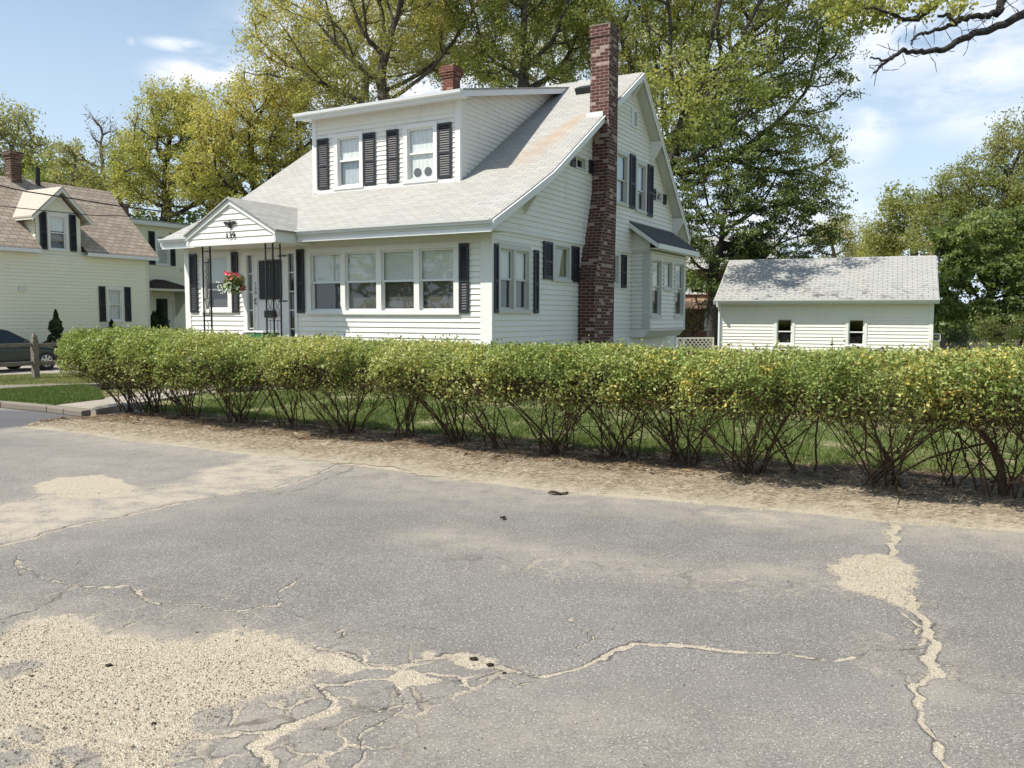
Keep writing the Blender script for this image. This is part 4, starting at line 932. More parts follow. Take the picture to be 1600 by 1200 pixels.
    sand = np.zeros(Xf.shape, np.float32); net = np.zeros(Xf.shape, np.float32)
    for pl, amp in [([(440, 1000), (620, 1015), (800, 1050), (720, 1120), (560, 1215), (200, 1215), (330, 1110), (470, 1075)], 1.), ([(1375, 1000), (1440, 940), (1475, 1050), (1450, 1075), (1370, 1050)], .9), ([(-60, 1120), (120, 1130), (260, 1215), (-60, 1215)], 1.), ([(120, 890), (420, 940), (560, 1010), (120, 985), (20, 950)], .35), ([(700, 850), (1000, 880), (1310, 905), (1300, 930), (1000, 915), (700, 885)], .55), ([(1440, 1040), (1620, 1060), (1620, 1100), (1460, 1070)], .45)]:
        sd = poly_sd(Xw, Yw, [gp(x, y) for x, y in pl]); net = np.maximum(net, np.clip(.5+sd/.3, 0, 1)*amp)
    S = [([(385, 710), (545, 714), (482, 746), (430, 762), (360, 772), (300, 783), (230, 798), (120, 820), (60, 838), (0, 852), (-150, 880), (-160, 800), (0, 788), (70, 772), (180, 768), (300, 752), (300, 738), (370, 722)], .34, .14),
         ([(60, 770), (52, 760), (90, 748), (150, 744), (195, 750), (210, 765), (190, 776), (110, 778)], 1.1, .1),
         ([(-120, 1040), (20, 990), (40, 972), (110, 962), (150, 992), (300, 1002), (360, 985), (420, 988), (480, 1010), (500, 1040), (478, 1070), (430, 1080), (378, 1094), (352, 1120), (330, 1150), (270, 1170), (240, 1215), (-160, 1215)], 1.15, .20),
         ([(1303, 885), (1322, 870), (1352, 866), (1392, 868), (1420, 884), (1426, 920), (1440, 958), (1410, 946), (1350, 930), (1306, 912)], 1.05, .11),
         ([(1425, 960), (1452, 985), (1458, 1010), (1452, 1030), (1464, 1056), (1440, 1058), (1436, 1040), (1440, 1010)], .8, .05),
         ([(598, 1058), (640, 1046), (672, 1056), (700, 1058), (650, 1068), (632, 1082), (620, 1068)], 1.1, .035), ([(708, 1025), (722, 1018), (765, 1028), (780, 1042), (740, 1044)], .9, .04),
         ([(662, 1022), (672, 1018), (692, 1030), (675, 1034)], .9, .03), ([(395, 1160), (410, 1146), (460, 1132), (505, 1112), (512, 1085), (522, 1096), (515, 1120), (460, 1142), (420, 1168)], 1.0, .03),
         ([(490, 1028), (520, 1022), (560, 1040), (540, 1052), (500, 1050)], .9, .04), ([(1385, 815), (1410, 815), (1405, 838), (1396, 870), (1386, 866)], .75, .06)]
    for pl, amp, soft in S:
        sd = poly_sd(Xw, Yw, [gp(x, y) for x, y in pl]); sand = np.maximum(sand, np.clip(.5+sd/(2*soft), 0, 1)*amp)
    # islands of asphalt inside the big patch
    for pl, soft in [([(292, 1118), (310, 1104), (350, 1100), (372, 1110), (366, 1130), (330, 1146), (296, 1142)], .025), ([(-20, 1052), (20, 1030), (62, 1030), (70, 1040), (30, 1058), (0, 1072)], .06),
                     ([(18, 1140), (38, 1128), (72, 1138), (88, 1160), (50, 1168)], .03), ([(-60, 1160), (0, 1155), (45, 1172), (50, 1195), (0, 1200)], .03), ([(80, 1172), (120, 1165), (160, 1180), (150, 1210), (90, 1210)], .03),
                     ([(430, 1108), (450, 1088), (490, 1082), (505, 1095), (480, 1110), (440, 1120)], .03), ([(0, 868), (60, 850), (60, 800), (0, 800)], .3),
                     ([(190, 790), (230, 778), (300, 778), (270, 790), (200, 798)], .15)]:
        sd = poly_sd(Xf+fx*.6, Yf+fy*.6, [gp(x, y) for x, y in pl]); sand *= 1-np.clip(.5+sd/(2*soft), 0, 1)*.85
    # sandy fringe along the verge
    ed = seg_dist(Xf, Yf, [(gp(x, y).x, gp(x, y).y) for x, y in ROADEDGE_PX]); sand = np.maximum(sand, np.clip(1.0-ed/.22, 0, .95))
    dust = np.clip(.9-ed/1.3, 0, .75)
    for pl, amp, soft in [([(620, 840), (720, 862), (860, 880), (1050, 905), (1300, 912), (1290, 880), (1050, 880), (850, 850), (700, 825)], .75, .25), ([(0, 940), (560, 1000), (520, 1215), (-100, 1215)], .75, .3), ([(600, 1060), (1000, 1090), (1150, 1215), (500, 1215)], .62, .4),
                          ([(385, 710), (545, 714), (482, 746), (430, 762), (360, 772), (300, 783), (230, 798), (120, 820), (60, 838), (0, 852), (-150, 880), (-160, 800), (0, 788), (70, 772), (180, 768), (300, 752), (300, 738), (370, 722)], 1.5, .12), ([(0, 700), (420, 720), (500, 760), (0, 860)], .4, .5), ([(1060, 800), (1120, 785), (1270, 800), (1260, 826), (1130, 822)], .95, .2), ([(1000, 1080), (1500, 1100), (1650, 1215), (900, 1215)], .35, .5), ([(1370, 1000), (1500, 1020), (1560, 1100), (1400, 1110)], .5, .2),
                          ([(540, 740), (840, 770), (760, 800), (560, 770)], .5, .25)]:
        sd = poly_sd(Xw, Yw, [gp(x, y) for x, y in pl]); dust = np.maximum(dust, np.clip(.5+sd/(2*soft), 0, 1)*amp)
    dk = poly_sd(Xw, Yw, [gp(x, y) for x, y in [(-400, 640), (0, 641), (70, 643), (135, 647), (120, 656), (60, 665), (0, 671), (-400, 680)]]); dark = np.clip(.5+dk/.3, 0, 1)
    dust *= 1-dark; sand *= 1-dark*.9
    n_r, n_c = shp; idx = np.arange(n_r*n_c).reshape(shp)
    q = np.stack([idx[:-1, :-1], idx[:-1, 1:], idx[1:, 1:], idx[1:, :-1]], -1).reshape(-1, 4)
    Zv = .006*np.sin(Xf*1.1)*np.sin(Yf*.9)-.004*np.clip(1-crack/2, 0, 1)
    V = np.stack([Xf, Yf, Zv], 1)
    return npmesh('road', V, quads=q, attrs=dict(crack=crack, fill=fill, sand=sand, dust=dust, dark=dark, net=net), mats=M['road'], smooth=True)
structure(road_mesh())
sheet('road_surround', [(-60, -40), (60, -40), (60, 14.6), (-9.3, 14.6), (-60, 44)], M['road'], -.012)
# --- soil verge between asphalt and lawn
def verge():
    a = [gp(x, y) for x, y in ROADEDGE_PX]
    def walk(pl, n):
        pl = [np.array((p.x, p.y)) for p in pl]; L = np.cumsum([0]+[np.linalg.norm(q-p) for p, q in zip(pl[:-1], pl[1:])]); t = np.linspace(0, L[-1], n)
        P_ = np.array(pl); return np.stack([np.interp(t, L, P_[:, 0]), np.interp(t, L, P_[:, 1])], 1)
    n = 900; A = walk(a[2:], n)
    tang = np.gradient(A, axis=0); nrm = np.stack([-tang[:, 1], tang[:, 0]], 1); nrm /= np.linalg.norm(nrm, axis=1)[:, None]
    k = 34; rng = np.random.default_rng(3); V = []; T = []
    jit = np.convolve(rng.normal(0, .09, n+40), np.ones(6)/6, 'same')[:n]+.05*np.sin(np.linspace(0, 60, n)); jit2 = np.convolve(rng.normal(0, .3, n+40), np.ones(12)/12, 'same')[:n]
    width = np.interp(np.arange(n), [0, 40, 200, n-1], [.6, 1.9, 2.45, 2.45])
    for j in range(k):
        t = j/(k-1); off = -.06+jit*(1-t)+(width+jit2)*t
        P_ = A+nrm*off[:, None]
        z = .0+.082*np.clip(t*2.2, 0, 1)*(np.clip(1.25-t*.6, 0, 1))+.018*np.sin(P_[:, 0]*6+P_[:, 1]*3)*np.sin(P_[:, 1]*9)*np.clip(t*5, 0, 1)*np.clip((1-t)*6, 0, 1)+rng.normal(0, .0016, n)*np.clip(t*6, 0, 1)
        V.append(np.stack([P_[:, 0], P_[:, 1], z], 1)); T.append(np.full(n, t))
    V = np.concatenate(V); idx = np.arange(n*k).reshape(k, n)
    q = np.stack([idx[:-1, :-1], idx[:-1, 1:], idx[1:, 1:], idx[1:, :-1]], -1).reshape(-1, 4)
    structure(npmesh('soil_verge', V, quads=q, attrs=dict(across=np.concatenate(T)), mats=M['soil'], smooth=True))
    return A, nrm, V[n*12:]
VA, VN, VV = verge()
# --- left corner: turf, path, pavement, kerb, driveway
lawnz = .055
front_edge = [(p[0]+n_[0]*1.2, p[1]+n_[1]*1.2) for p, n_ in zip(VA[60::60], VN[60::60])]
sheet('lawn', front_edge+[(30, 4), (40, 30), (30, 60), (-14, 44), (-8.2, 19.0), (-6.6, 15.2)], M['lawn'], lawnz, .1)
sheet('turf_strip', pxpoly([(-500, 602), (0, 625.5), (85, 632), (163, 623), (230, 612), (150, 602), (0, 608), (-500, 620)][0:3]+[(163, 623), (156, 609), (130, 601.5), (0, 609), (-300, 616), (-500, 612)], .1), M['turf'], .105, .12)
pth = [gp(85, 633.5, .09), gp(130, 641, .09), gp(175, 636, .09), gp(250, 624, .09)]
e0 = HC+UV_U*-2.4+UV_V*5.2; e1 = HC+UV_U*-2.4+UV_V*6.4; s0 = gp(150, 640, .09); s1 = gp(88, 633, .09)
sheet('path', [s1, s0, e0, e1], M['path'], .092, .1)
sheet('pavement', pxpoly([(-600, 622), (0, 608.5), (130, 601), (160, 600), (160, 597), (130, 597.5), (0, 602), (-600, 608)], .09), M['concrete'], .096, .1)
sheet('grass_strip', pxpoly([(-900, 618), (0, 601.5), (200, 597), (300, 595), (300, 582), (75, 584), (0, 587), (-900, 594)], .1), M['rough'], .101, .12)
sheet('driveway', pxpoly([(-900, 610), (0, 592), (75, 588), (330, 585), (330, 566), (75, 566), (0, 567), (-900, 574)], -.02), M['drive'], -.02, .02)
kb = MB(); top = [gp(x, y, .1) for x, y in [(-700, 600), (-300, 615), (0, 628.5), (72, 635), (98, 638.5), (127, 642)]]
# kerb stones, split where the photograph shows joints
def inward(i):
    a = top[max(i-1, 0)]; b = top[min(i+1, len(top)-1)]; d = (b-a).normalized(); return Vector((-d.y, d.x, 0))
for i in range(len(top)-1):
    p, q = top[i].copy(), top[i+1].copy(); d = (q-p).normalized(); p += d*.012; n0, n1 = inward(i)*.16, inward(i+1)*.16
    p.z = q.z = 0; kb.hexa([p, q, q+n1, p+n0, p+Z*.10, q+Z*.10, q+n1+Z*.108, p+n0+Z*.108])
structure(kb.build('kerb', M['concrete'], bevel=.015))

# ================================================================ FENCES
fp = gp(56, 591, .1); fence = empty('rail_fence', (fp.x, fp.y, .09), ROTZ, 'weathered grey wooden two-rail fence beside the driveway, its capped post left of the hedge', 'fence')
for i, x in enumerate((-4.8, -2.4, 0, 2.4)):
    mb = MB(); w = .065
    mb.box((x-w, -w, -.1), (x+w, w, .92))
    mb.hexa([(x-w, -w, .92), (x+w, -w, .92), (x+w, w, .92), (x-w, w, .92), (x-w*.55, -w*.55, .96), (x+w*.55, -w*.55, .96), (x+w*.55, w*.55, .96), (x-w*.55, w*.55, .96)])
    mb.hexa([(x-w*.8, -w*.8, .96), (x+w*.8, -w*.8, .96), (x+w*.8, w*.8, .96), (x-w*.8, w*.8, .96), (x-w*.75, -w*.75, 1.01), (x+w*.75, -w*.75, 1.01), (x+w*.75, w*.75, 1.01), (x-w*.75, w*.75, 1.01)])
    mb.mesh([(x-w*.75, -w*.75, 1.01), (x+w*.75, -w*.75, 1.01), (x+w*.75, w*.75, 1.01), (x-w*.75, w*.75, 1.01), (x, 0, 1.11)], [(0, 1, 4), (1, 2, 4), (2, 3, 4), (3, 0, 4)])
    mb.build('post', M['wood'], fence, bevel=.006)
    if i < 3:
        for z in (.36, .80): mb = MB(); mb.bar((x+w, 0, z), (x+2.4-w, .0, z+.01), .05, .10 if z < .5 else .085); mb.build('rail', M['wood'], fence, bevel=.01)
lf0 = at(1057, 545, 31); lf1 = at(1113, 545, 31.5); d_ = (lf1-lf0); L_ = d_.length
lat = empty('lattice_fence', (lf0.x, lf0.y, 0), math.atan2(d_.y, d_.x), 'low white lattice fence between the white house and the garage', 'fence')
mb = MB(); ztp = .80
for x in (0, .27, L_): mb.box((x-.04, -.04, 0), (x+.04, .04, ztp))
mb.box((-.04, -.045, ztp), (L_+.04, .045, ztp+.05)); mb.box((0, -.03, .12), (L_, .03, .18)); mb.build('frame', M['trim'], lat)
mb = MB(); sp = .17; h = ztp-.18
for i in range(-6, int(L_/sp)+1):
    for s in (1, -1):
        x0 = i*sp; x1 = x0+h; z0, z1 = (.18, ztp) if s > 0 else (ztp, .18)
        a, b = max(x0, 0), min(x1, L_)
        if a >= b: continue
        f = lambda x: z0+(z1-z0)*(x-x0)/h
        mb.bar((a, .012*s, f(a)), (b, .012*s, f(b)), .036, .012, Vector((0, 1, 0)))
mb.build('lattice', M['trim'], lat)
rf = at(1470, 500, 31); bf = empty('board_fence', (rf.x, rf.y, 0), rad(-6), 'low weathered grey board fence beyond the right end of the garage', 'fence')
rnd = random.Random(5); mb = MB()
for i in range(60):
    x = i*.15; hgt = .86+rnd.uniform(-.02, .02); mb.box((x+.004, -.01, 0), (x+.146, .01, hgt))
mb.build('boards', M['wood'], bf)
mb = MB()
for z in (.25, .78): mb.box((0, .011, z), (9, .05, z+.08))
mb.box((0, -.025, .862), (9, .03, .885)); mb.build('rail', M['wood'], bf)

# ================================================================ CAR
wp = gp(46, 577, -.02); car = empty('parked_car', (wp.x, wp.y, -.02), ROTZ+rad(3), 'dark green-grey saloon car parked in the driveway behind the rail fence', 'car')
car.scale = (.87, .87, .87)
# local x forward, front axle at x=0, centre line y=-.0 ; near side is y=-.86
cs = [(-3.75, .52, .55, .78), (-3.6, .38, .62, .80), (-3.2, .26, .90, .90), (-2.4, .22, .98, .93), (-1.4, .20, .98, .93), (-.6, .22, .95, .93), (.1, .26, .88, .91), (.6, .30, .76, .84), (.85, .36, .66, .72), (.95, .42, .56, .60)]
def body():
    V = []; n = 12
    for x, zb, zt, hw in cs:
        for k in range(n):
            t = k/(n-1)
            if k < 4: u = k/3; y = -hw*(.86+.14*math.sin(u*math.pi/2)); z = zb+(zt-zb)*(.0+.62*u)
            elif k < 8: u = (k-3)/5; y = -hw*math.cos(u*math.pi/2*.95)**.5 if u < 1 else 0; z = zb+(zt-zb)*(.62+.38*math.sin(u*math.pi/2)); y = -hw*(1-.5*u**2.2)
            else: continue
            V.append((x, y, z))
    k0 = 8; W_ = []
    for i in range(len(cs)):
        row = V[i*k0:(i+1)*k0]; W_.append(row+[(x, -y, z) for x, y, z in reversed(row)])
    mb = MB(); vs = [p for r in W_ for p in r]; m_ = 16; fs = []
    for i in range(len(cs)-1):
        for k in range(m_): fs.append((i*m_+k, (i+1)*m_+k, (i+1)*m_+(k+1) % m_, i*m_+(k+1) % m_))
    fs.append(tuple(range(m_))); fs.append(tuple(reversed([(len(cs)-1)*m_+k for k in range(m_)])))
    mb.mesh(vs, fs); return mb
o = body().build('body', M['carpaint'], car, smooth=True); sb = o.modifiers.new('s', 'SUBSURF'); sb.levels = sb.render_levels = 2
gp_ = [(-3.3, .90, .66), (-2.7, 1.30, .60), (-2.3, 1.40, .57), (-1.5, 1.41, .57), (-1.1, 1.33, .60), (-.35, .93, .70)]
mb = MB(); n = len(gp_); vs = []
for x, z, hw in gp_: vs += [(x, -hw, z), (x, hw, z)]
for x, z, hw in gp_: vs += [(x, -.80, .86), (x, .80, .86)]
fs = [(2*i, 2*i+2, 2*i+3, 2*i+1) for i in range(n-1)]+[(2*i, 2*n+2*i, 2*n+2*i+2, 2*i+2) for i in range(n-1)]+[(2*i+1, 2*i+3, 2*n+2*i+3, 2*n+2*i+1) for i in range(n-1)]
mb.mesh(vs, fs); mb.build('windows', M['carglass'], car)
mb = MB()
for s in (-1, 1):
    for (a, b) in zip(gp_[:-1], gp_[1:]): mb.bar((a[0], s*a[2], a[1]+.01), (b[0], s*b[2], b[1]+.01), .05, .04)
    mb.bar((-1.75, s*.58, 1.40), (-1.8, s*.81, .88), .07, .03)
for a, b in ((1, 2), (2, 3), (3, 4)):
    A_, B_ = gp_[a], gp_[b]; mb.hexa([(A_[0], -A_[2], A_[1]), (B_[0], -B_[2], B_[1]), (B_[0], B_[2], B_[1]), (A_[0], A_[2], A_[1])]+[(A_[0], -A_[2], A_[1]+.03), (B_[0], -B_[2], B_[1]+.03), (B_[0], B_[2], B_[1]+.03), (A_[0], A_[2], A_[1]+.03)])
mb.build('cabin_roof', M['carpaint'], car)
for x in (0, -2.72):
    for s in (-1, 1):
        y = s*.82; mb = MB(); mb.tube([(x, y-.11*s*0-.10, .315), (x, y+.10, .315)], [.315, .315], 24); wh = mb.build('wheel', M['rubber'], car, bevel=.03)
        mb = MB(); yo = y+s*.108
        mb.tube([(x, yo-s*.01, .315), (x, yo, .315)], [.205, .20], 20, cap=True)
        mb.build('rim_back', M['black'], wh)
        mb = MB()
        for k in range(7):
            t = 2*math.pi*k/7; mb.bar((x, yo+s*.012, .315), (x+.19*math.cos(t), yo+s*.012, .315+.19*math.sin(t)), .06, .02, Vector((0, 1, 0)))
        mb.tube([(x+.195*math.cos(t), yo+s*.006, .315+.195*math.sin(t)) for t in np.linspace(0, 2*math.pi, 21)], .015, 5); mb.build('rim', M['alloy'], wh)
        mb = MB(); mb.tube([(x, yo-s*.1, .33), (x, yo-s*.075+s*.02, .33)], [.375, .375], 24); mb.build('wheel_arch', M['black'], car)
for s in (-1, 1): mb = MB(); mb.box((.72, s*.60-.12, .55), (.86, s*.60+.12, .66)); mb.build('headlight', M['lamp'], car, bevel=.03)
mb = MB(); mb.box((-.75, -1.0, .92), (-.62, -.86, 1.02)); mb.build('wing_mirror', M['carpaint'], car, bevel=.03)

# ================================================================ POLES AND CABLES
up_ = at(1452, 494, 70); pole = empty('utility_pole', (up_.x, up_.y, 0), .1, 'brown wooden utility pole with a crossarm behind the right end of the garage', 'pole')
mb = MB(); mb.tube([(0, 0, 0), (0, 0, 4), (0, 0, 7.8)], [.30, .27, .24], 10); mb.build('shaft', M['pole'], pole)
mb = MB(); mb.bar((-1.0, 0, 6.75), (1.3, 0, 6.75), .12, .14); mb.build('crossarm', M['bark_d'], pole)
for i, (pts, D0, D1, lab) in enumerate([([(-700, 130), (-200, 245), (0, 290), (40, 299), (112, 310), (200, 324), (330, 338), (460, 350)], 19, 30, 'upper of the two thick black cables crossing in front of the yellow house roof'),
                                   ([(-700, 220), (-200, 300), (0, 322), (60, 328), (140, 336), (210, 338), (330, 342), (460, 348)], 19.3, 30.5, 'lower of the two thick black cables crossing in front of the yellow house roof')]):
    P_ = [at(x, y, D0+(D1-D0)*(x+700)/1160) for x, y in pts]; mb = MB(); mb.tube(P_, .021 if i == 0 else .014, 5)
    tag(mb.build('overhead_cable', M['cable']), lab, 'cable', 'cables over the yellow house')
# ================================================================ VEGETATION
def leafmat(name, cols, trans=.35, gain=1., rough=.5): return mat(name, f_leaf, cols, trans, rough, gain)
L_OAK = leafmat('young_oak_leaves', [(0, (.19, .22, .07)), (.45, (.38, .39, .12)), (.8, (.52, .49, .19)), (1, (.58, .49, .24))], .5)
L_OAKG = leafmat('fresh_green_oak_leaves', [(0, (.14, .18, .06)), (.45, (.26, .31, .09)), (.8, (.40, .42, .14)), (1, (.52, .47, .19))], .48)
L_PALE = leafmat('pale_spring_leaves', [(0, (.28, .29, .14)), (.5, (.38, .39, .19)), (1, (.46, .44, .24))], .45)
L_TAN = leafmat('olive_tan_leaves', [(0, (.13, .16, .05)), (.5, (.24, .27, .085)), (1, (.38, .36, .14))], .45)
L_BUD = leafmat('brown_buds', [(0, (.12, .10, .07)), (.5, (.20, .18, .11)), (1, (.28, .27, .14))], .3)
L_DARK = leafmat('dark_green_leaves', [(0, (.035, .06, .02)), (.45, (.08, .12, .038)), (.8, (.15, .20, .055)), (1, (.27, .30, .08))], .35)
L_MAPLE = leafmat('bright_maple_leaves', [(0, (.09, .135, .045)), (.5, (.19, .25, .08)), (1, (.34, .38, .15))], .45)
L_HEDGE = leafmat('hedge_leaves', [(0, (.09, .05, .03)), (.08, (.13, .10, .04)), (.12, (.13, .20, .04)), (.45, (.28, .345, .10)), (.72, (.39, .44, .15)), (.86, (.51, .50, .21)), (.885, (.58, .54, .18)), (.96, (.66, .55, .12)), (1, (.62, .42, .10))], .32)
L_CONE = leafmat('arborvitae_leaves', [(0, (.012, .022, .008)), (.6, (.028, .048, .014)), (1, (.05, .075, .025))], .15)
L_GRASS = leafmat('grass_blades', [(0, (.08, .13, .03)), (.5, (.15, .20, .05)), (.75, (.24, .25, .09)), (1, (.42, .37, .22))], .3)
L_LITTER = leafmat('dry_litter', [(0, (.10, .06, .035)), (.5, (.24, .16, .09)), (.85, (.42, .31, .19)), (1, (.55, .45, .32))], .1)

def leaves(name, C_, size, tint, m_, parent, seed, aspect=.5, droop=.0, fold=False):
    """one small leaf-shaped face per centre"""
    rng = np.random.default_rng(seed); n = len(C_)
    a = rng.normal(size=(n, 3)); a[:, 2] = a[:, 2]*(1-.3*droop)-droop; a /= np.linalg.norm(a, axis=1)[:, None]
    b = rng.normal(size=(n, 3)); b -= a*(a*b).sum(1)[:, None]; b /= np.linalg.norm(b, axis=1)[:, None]
    s = size*rng.uniform(.65, 1.35, n)[:, None]; w = s*aspect
    V = np.stack([C_-a*s*.5, C_+b*w*.5-a*s*.05, C_+a*s*.5, C_-b*w*.5-a*s*.05], 1).reshape(-1, 3)
    q = np.arange(n*4).reshape(n, 4)
    return npmesh(name, V, quads=q, attrs=dict(tint=np.repeat(np.clip(tint, 0, 1), 4)), mats=m_, parent=parent)
def tubes(name, P0, P1, R0, R1, m_, parent, n=5, attrs=None):
    """many tapered cylinders between point arrays, as one mesh"""
    d = P1-P0; L = np.linalg.norm(d, axis=1)[:, None]+1e-9; d = d/L; P1 = P1+d*np.minimum(R1[:, None]*.5, .02)
    ref = np.where(np.abs(d[:, 2:3]) > .9, np.array([[1., 0, 0]]), np.array([[0, 0, 1.]])); a = np.cross(d, ref); a /= np.linalg.norm(a, axis=1)[:, None]; b = np.cross(d, a)
    V = []
    for P_, R in ((P0, R0), (P1, R1)):
        for k in range(n):
            t = 2*math.pi*k/n; V.append(P_+(a*math.cos(t)+b*math.sin(t))*R[:, None])
    V = np.stack(V, 1); m0 = len(P0); base = np.arange(m0)[:, None]*2*n; q = []
    for k in range(n): k2 = (k+1) % n; q.append(np.concatenate([base+k, base+k2, base+n+k2, base+n+k], 1))
    return npmesh(name, V.reshape(-1, 3), quads=np.concatenate(q), mats=m_, parent=parent, smooth=True)
def clump_tint(C_, seed, scale=1., lo=.1, hi=.9, rnd=.3):
    rng = np.random.default_rng(seed); ph = rng.uniform(0, 6, 9); k = rng.normal(size=(9, 3))*scale
    f = sum(np.sin(C_@k[i]+ph[i]) for i in range(9))/9
    return lo+(hi-lo)*(.5+f*.75)+rng.normal(0, rnd*.5, len(C_))
def grow(base, lobes, seed, fork, n_attr=900, step=.5, infl=6., kill=.9, lean=(0, 0), bend=.12):
    """space colonisation: limbs grow from the trunk towards points spread through the crown's lobes"""
    rng = np.random.default_rng(seed); vol = np.array([l[1][0]*l[1][1]*l[1][2] for l in lobes])**.8; vol /= vol.sum(); A = []
    for (c, r), f in zip(lobes, vol):
        k = max(12, int(n_attr*f)); u = rng.normal(size=(k, 3)); u /= np.linalg.norm(u, axis=1)[:, None]; A.append(np.array(c)+u*(rng.uniform(.15, 1, k)**.42)[:, None]*np.array(r))
    A = np.concatenate(A); A = A[A[:, 2] > fork*.7]
    pos = [np.array(base, float)]; par = [-1]; n0 = max(2, int(fork/step))
    for i in range(n0):
        p = pos[-1]+np.array([lean[0]/n0+rng.normal(0, .03), lean[1]/n0+rng.normal(0, .03), fork/n0]); pos.append(p); par.append(len(pos)-2)
    near = np.full(len(A), 1e9); who = np.zeros(len(A), int); alive = np.ones(len(A), bool)
    def upd(i0):
        Q = np.array(pos[i0:]); d = np.linalg.norm(A[:, None]-Q[None], axis=2); j = d.argmin(1); dm = d[np.arange(len(A)), j]; m_ = dm < near; near[m_] = dm[m_]; who[m_] = j[m_]+i0
    upd(max(1, n0-2)); last = 0
    for it in range(160):
        act = alive & (near < (1e9 if it < 12 else infl*3))
        if not act.any(): break
        dirs = {}
        idx = np.where(act)[0]; ws = who[idx]; dv = A[idx]-np.array(pos)[ws]; dv /= np.linalg.norm(dv, axis=1)[:, None]+1e-9
        uw, inv = np.unique(ws, return_inverse=True); sm = np.zeros((len(uw), 3)); np.add.at(sm, inv, dv)
        i0 = len(pos); PP = np.array(pos)
        for w, s_ in zip(uw, sm):
            L = np.linalg.norm(s_)
            if L < 1e-3: continue
            g_ = s_/L+rng.normal(0, bend, 3)
            pw = par[w]
            if pw >= 0: dd = PP[w]-PP[pw]; g_ = g_+.35*dd/(np.linalg.norm(dd)+1e-9)
            pos.append(PP[w]+g_/np.linalg.norm(g_)*step); par.append(int(w))
        if len(pos) == i0: break
        upd(i0); alive &= near > kill
        if alive.sum() == 0: break
    pos = np.array(pos); par = np.array(par); n = len(pos); cnt = np.zeros(n)
    ch = np.bincount(par[1:], minlength=n)
    cnt[ch == 0] = 1
    for i in range(n-1, 0, -1): cnt[par[i]] += cnt[i]
    return pos, par, cnt, ch
def tree(name, px, D, lobes, label, leafm, bark, nleaf=20000, lsize=.17, seed=1, fork=4., r0=.35, n_attr=900, step=.5, kill=.85, spread=.33, droop=.5, lo=.1, hi=.9, cat='tree', group=None, lean=(0, 0), aspect=.5, flat=1., base=None, tipw=1.):
    b = base if base is not None else at(px, 494, D); b = Vector((b[0], b[1], 0)); root = empty(name, b, 0, label, cat, group)
    lb = []
    for l in lobes:
        x, y, rx, ry = l[:4]; d = l[4] if len(l) > 4 else D; c = at(x, y, d)-b; k = d/F_PX; lb.append(((c.x, c.y, c.z), (rx*k, (l[5] if len(l) > 5 else max(rx, ry)*k), ry*k)))
    pos, par, cnt, ch = grow((0, 0, 0), lb, seed, fork, n_attr, step, kill=kill, lean=lean)
    mx = cnt.max(); rad_ = np.maximum(r0*(cnt/mx)**.47, .012*step/.5*tipw)
    i = np.arange(1, len(pos)); r_par = np.minimum(rad_[par[i]], rad_[i]*1.35); r_par[par[i] < 3] = rad_[par[i][par[i] < 3]]
    r_par[0] = r0*1.25
    rng = np.random.default_rng(seed+50)
    # fine twigs at the ends
    tip = np.where(cnt <= 3)[0]; k = 4; T0 = np.repeat(pos[tip], k, 0); dd = pos[tip]-pos[np.maximum(par[tip], 0)]; dd = np.repeat(dd/(np.linalg.norm(dd, axis=1)[:, None]+1e-9), k, 0)
    T1 = T0+(dd*.6+rng.normal(0, .6, T0.shape))*step*1.1; big = cnt[i] > mx*.02
    tubes('trunk', pos[par[i]][big], pos[i][big], r_par[big], rad_[i][big], bark, root, 8)
    crown = tubes('crown', np.concatenate([pos[par[i]][~big], T0]), np.concatenate([pos[i][~big], T1]), np.concatenate([r_par[~big], np.full(len(T0), .011*tipw)]), np.concatenate([rad_[i][~big], np.full(len(T0), .005*tipw)]), bark, root, 4)
    if nleaf:
        cand = np.concatenate([T1, T1, pos[tip], (T0+T1)/2]); wt = rng.gamma(.8, 1., len(cand)); C_ = cand[rng.choice(len(cand), nleaf, p=wt/wt.sum())]
        C_ = C_+rng.normal(0, spread*.68, (nleaf, 3))*np.array([1, 1, flat*.8])
        lv = leaves('leaves', C_, lsize, clump_tint(C_, seed, .8, lo, hi), leafm, crown, seed+9, aspect, droop)
    return root
# --- the trees
tree('oak_tree', 640, 38, [(650, 60, 75, 70), (560, 30, 80, 60), (470, 60, 90, 55), (420, 110, 60, 40), (560, 110, 70, 45), (740, 40, 60, 70), (640, -80, 180, 90), (430, 10, 50, 40), (510, 150, 60, 40), (400, 60, 30, 35), (480, 110, 50, 40), (600, 135, 60, 25), (680, 120, 40, 20)],
     'tall yellow-leaved oak behind the dormer, its forked trunk just left of the small red chimney', L_OAK, M['bark'], 80000, .125, 11, 4, .27, 1900, .5, .7, .26, .8, .25, .95, aspect=.42)
tree('oak_tree', 795, 37, [(800, 70, 60, 70), (860, 60, 60, 60), (760, 10, 70, 50), (840, -60, 120, 80), (870, 110, 45, 35), (760, 100, 50, 40), (820, 120, 60, 22), (900, 60, 40, 50)],
     'oak in fresh green leaf between the small red chimney and the tall brick chimney', L_OAKG, M['bark'], 46000, .125, 12, 4.2, .25, 1400, .5, .7, .27, .6, .2, .85)
tree('oak_tree', 560, 52, [(500, 90, 60, 35), (560, 70, 60, 40), (620, 95, 60, 30), (680, 80, 50, 40), (540, 130, 60, 25), (640, 30, 80, 40), (480, 140, 40, 25)],
     'paler oak standing farther back, filling the gaps above the left end of the dormer roof', L_PALE, M['bark_g'], 30000, .16, 61, 6, .26, 1000, .65, .9, .36, .5, .2, .9)
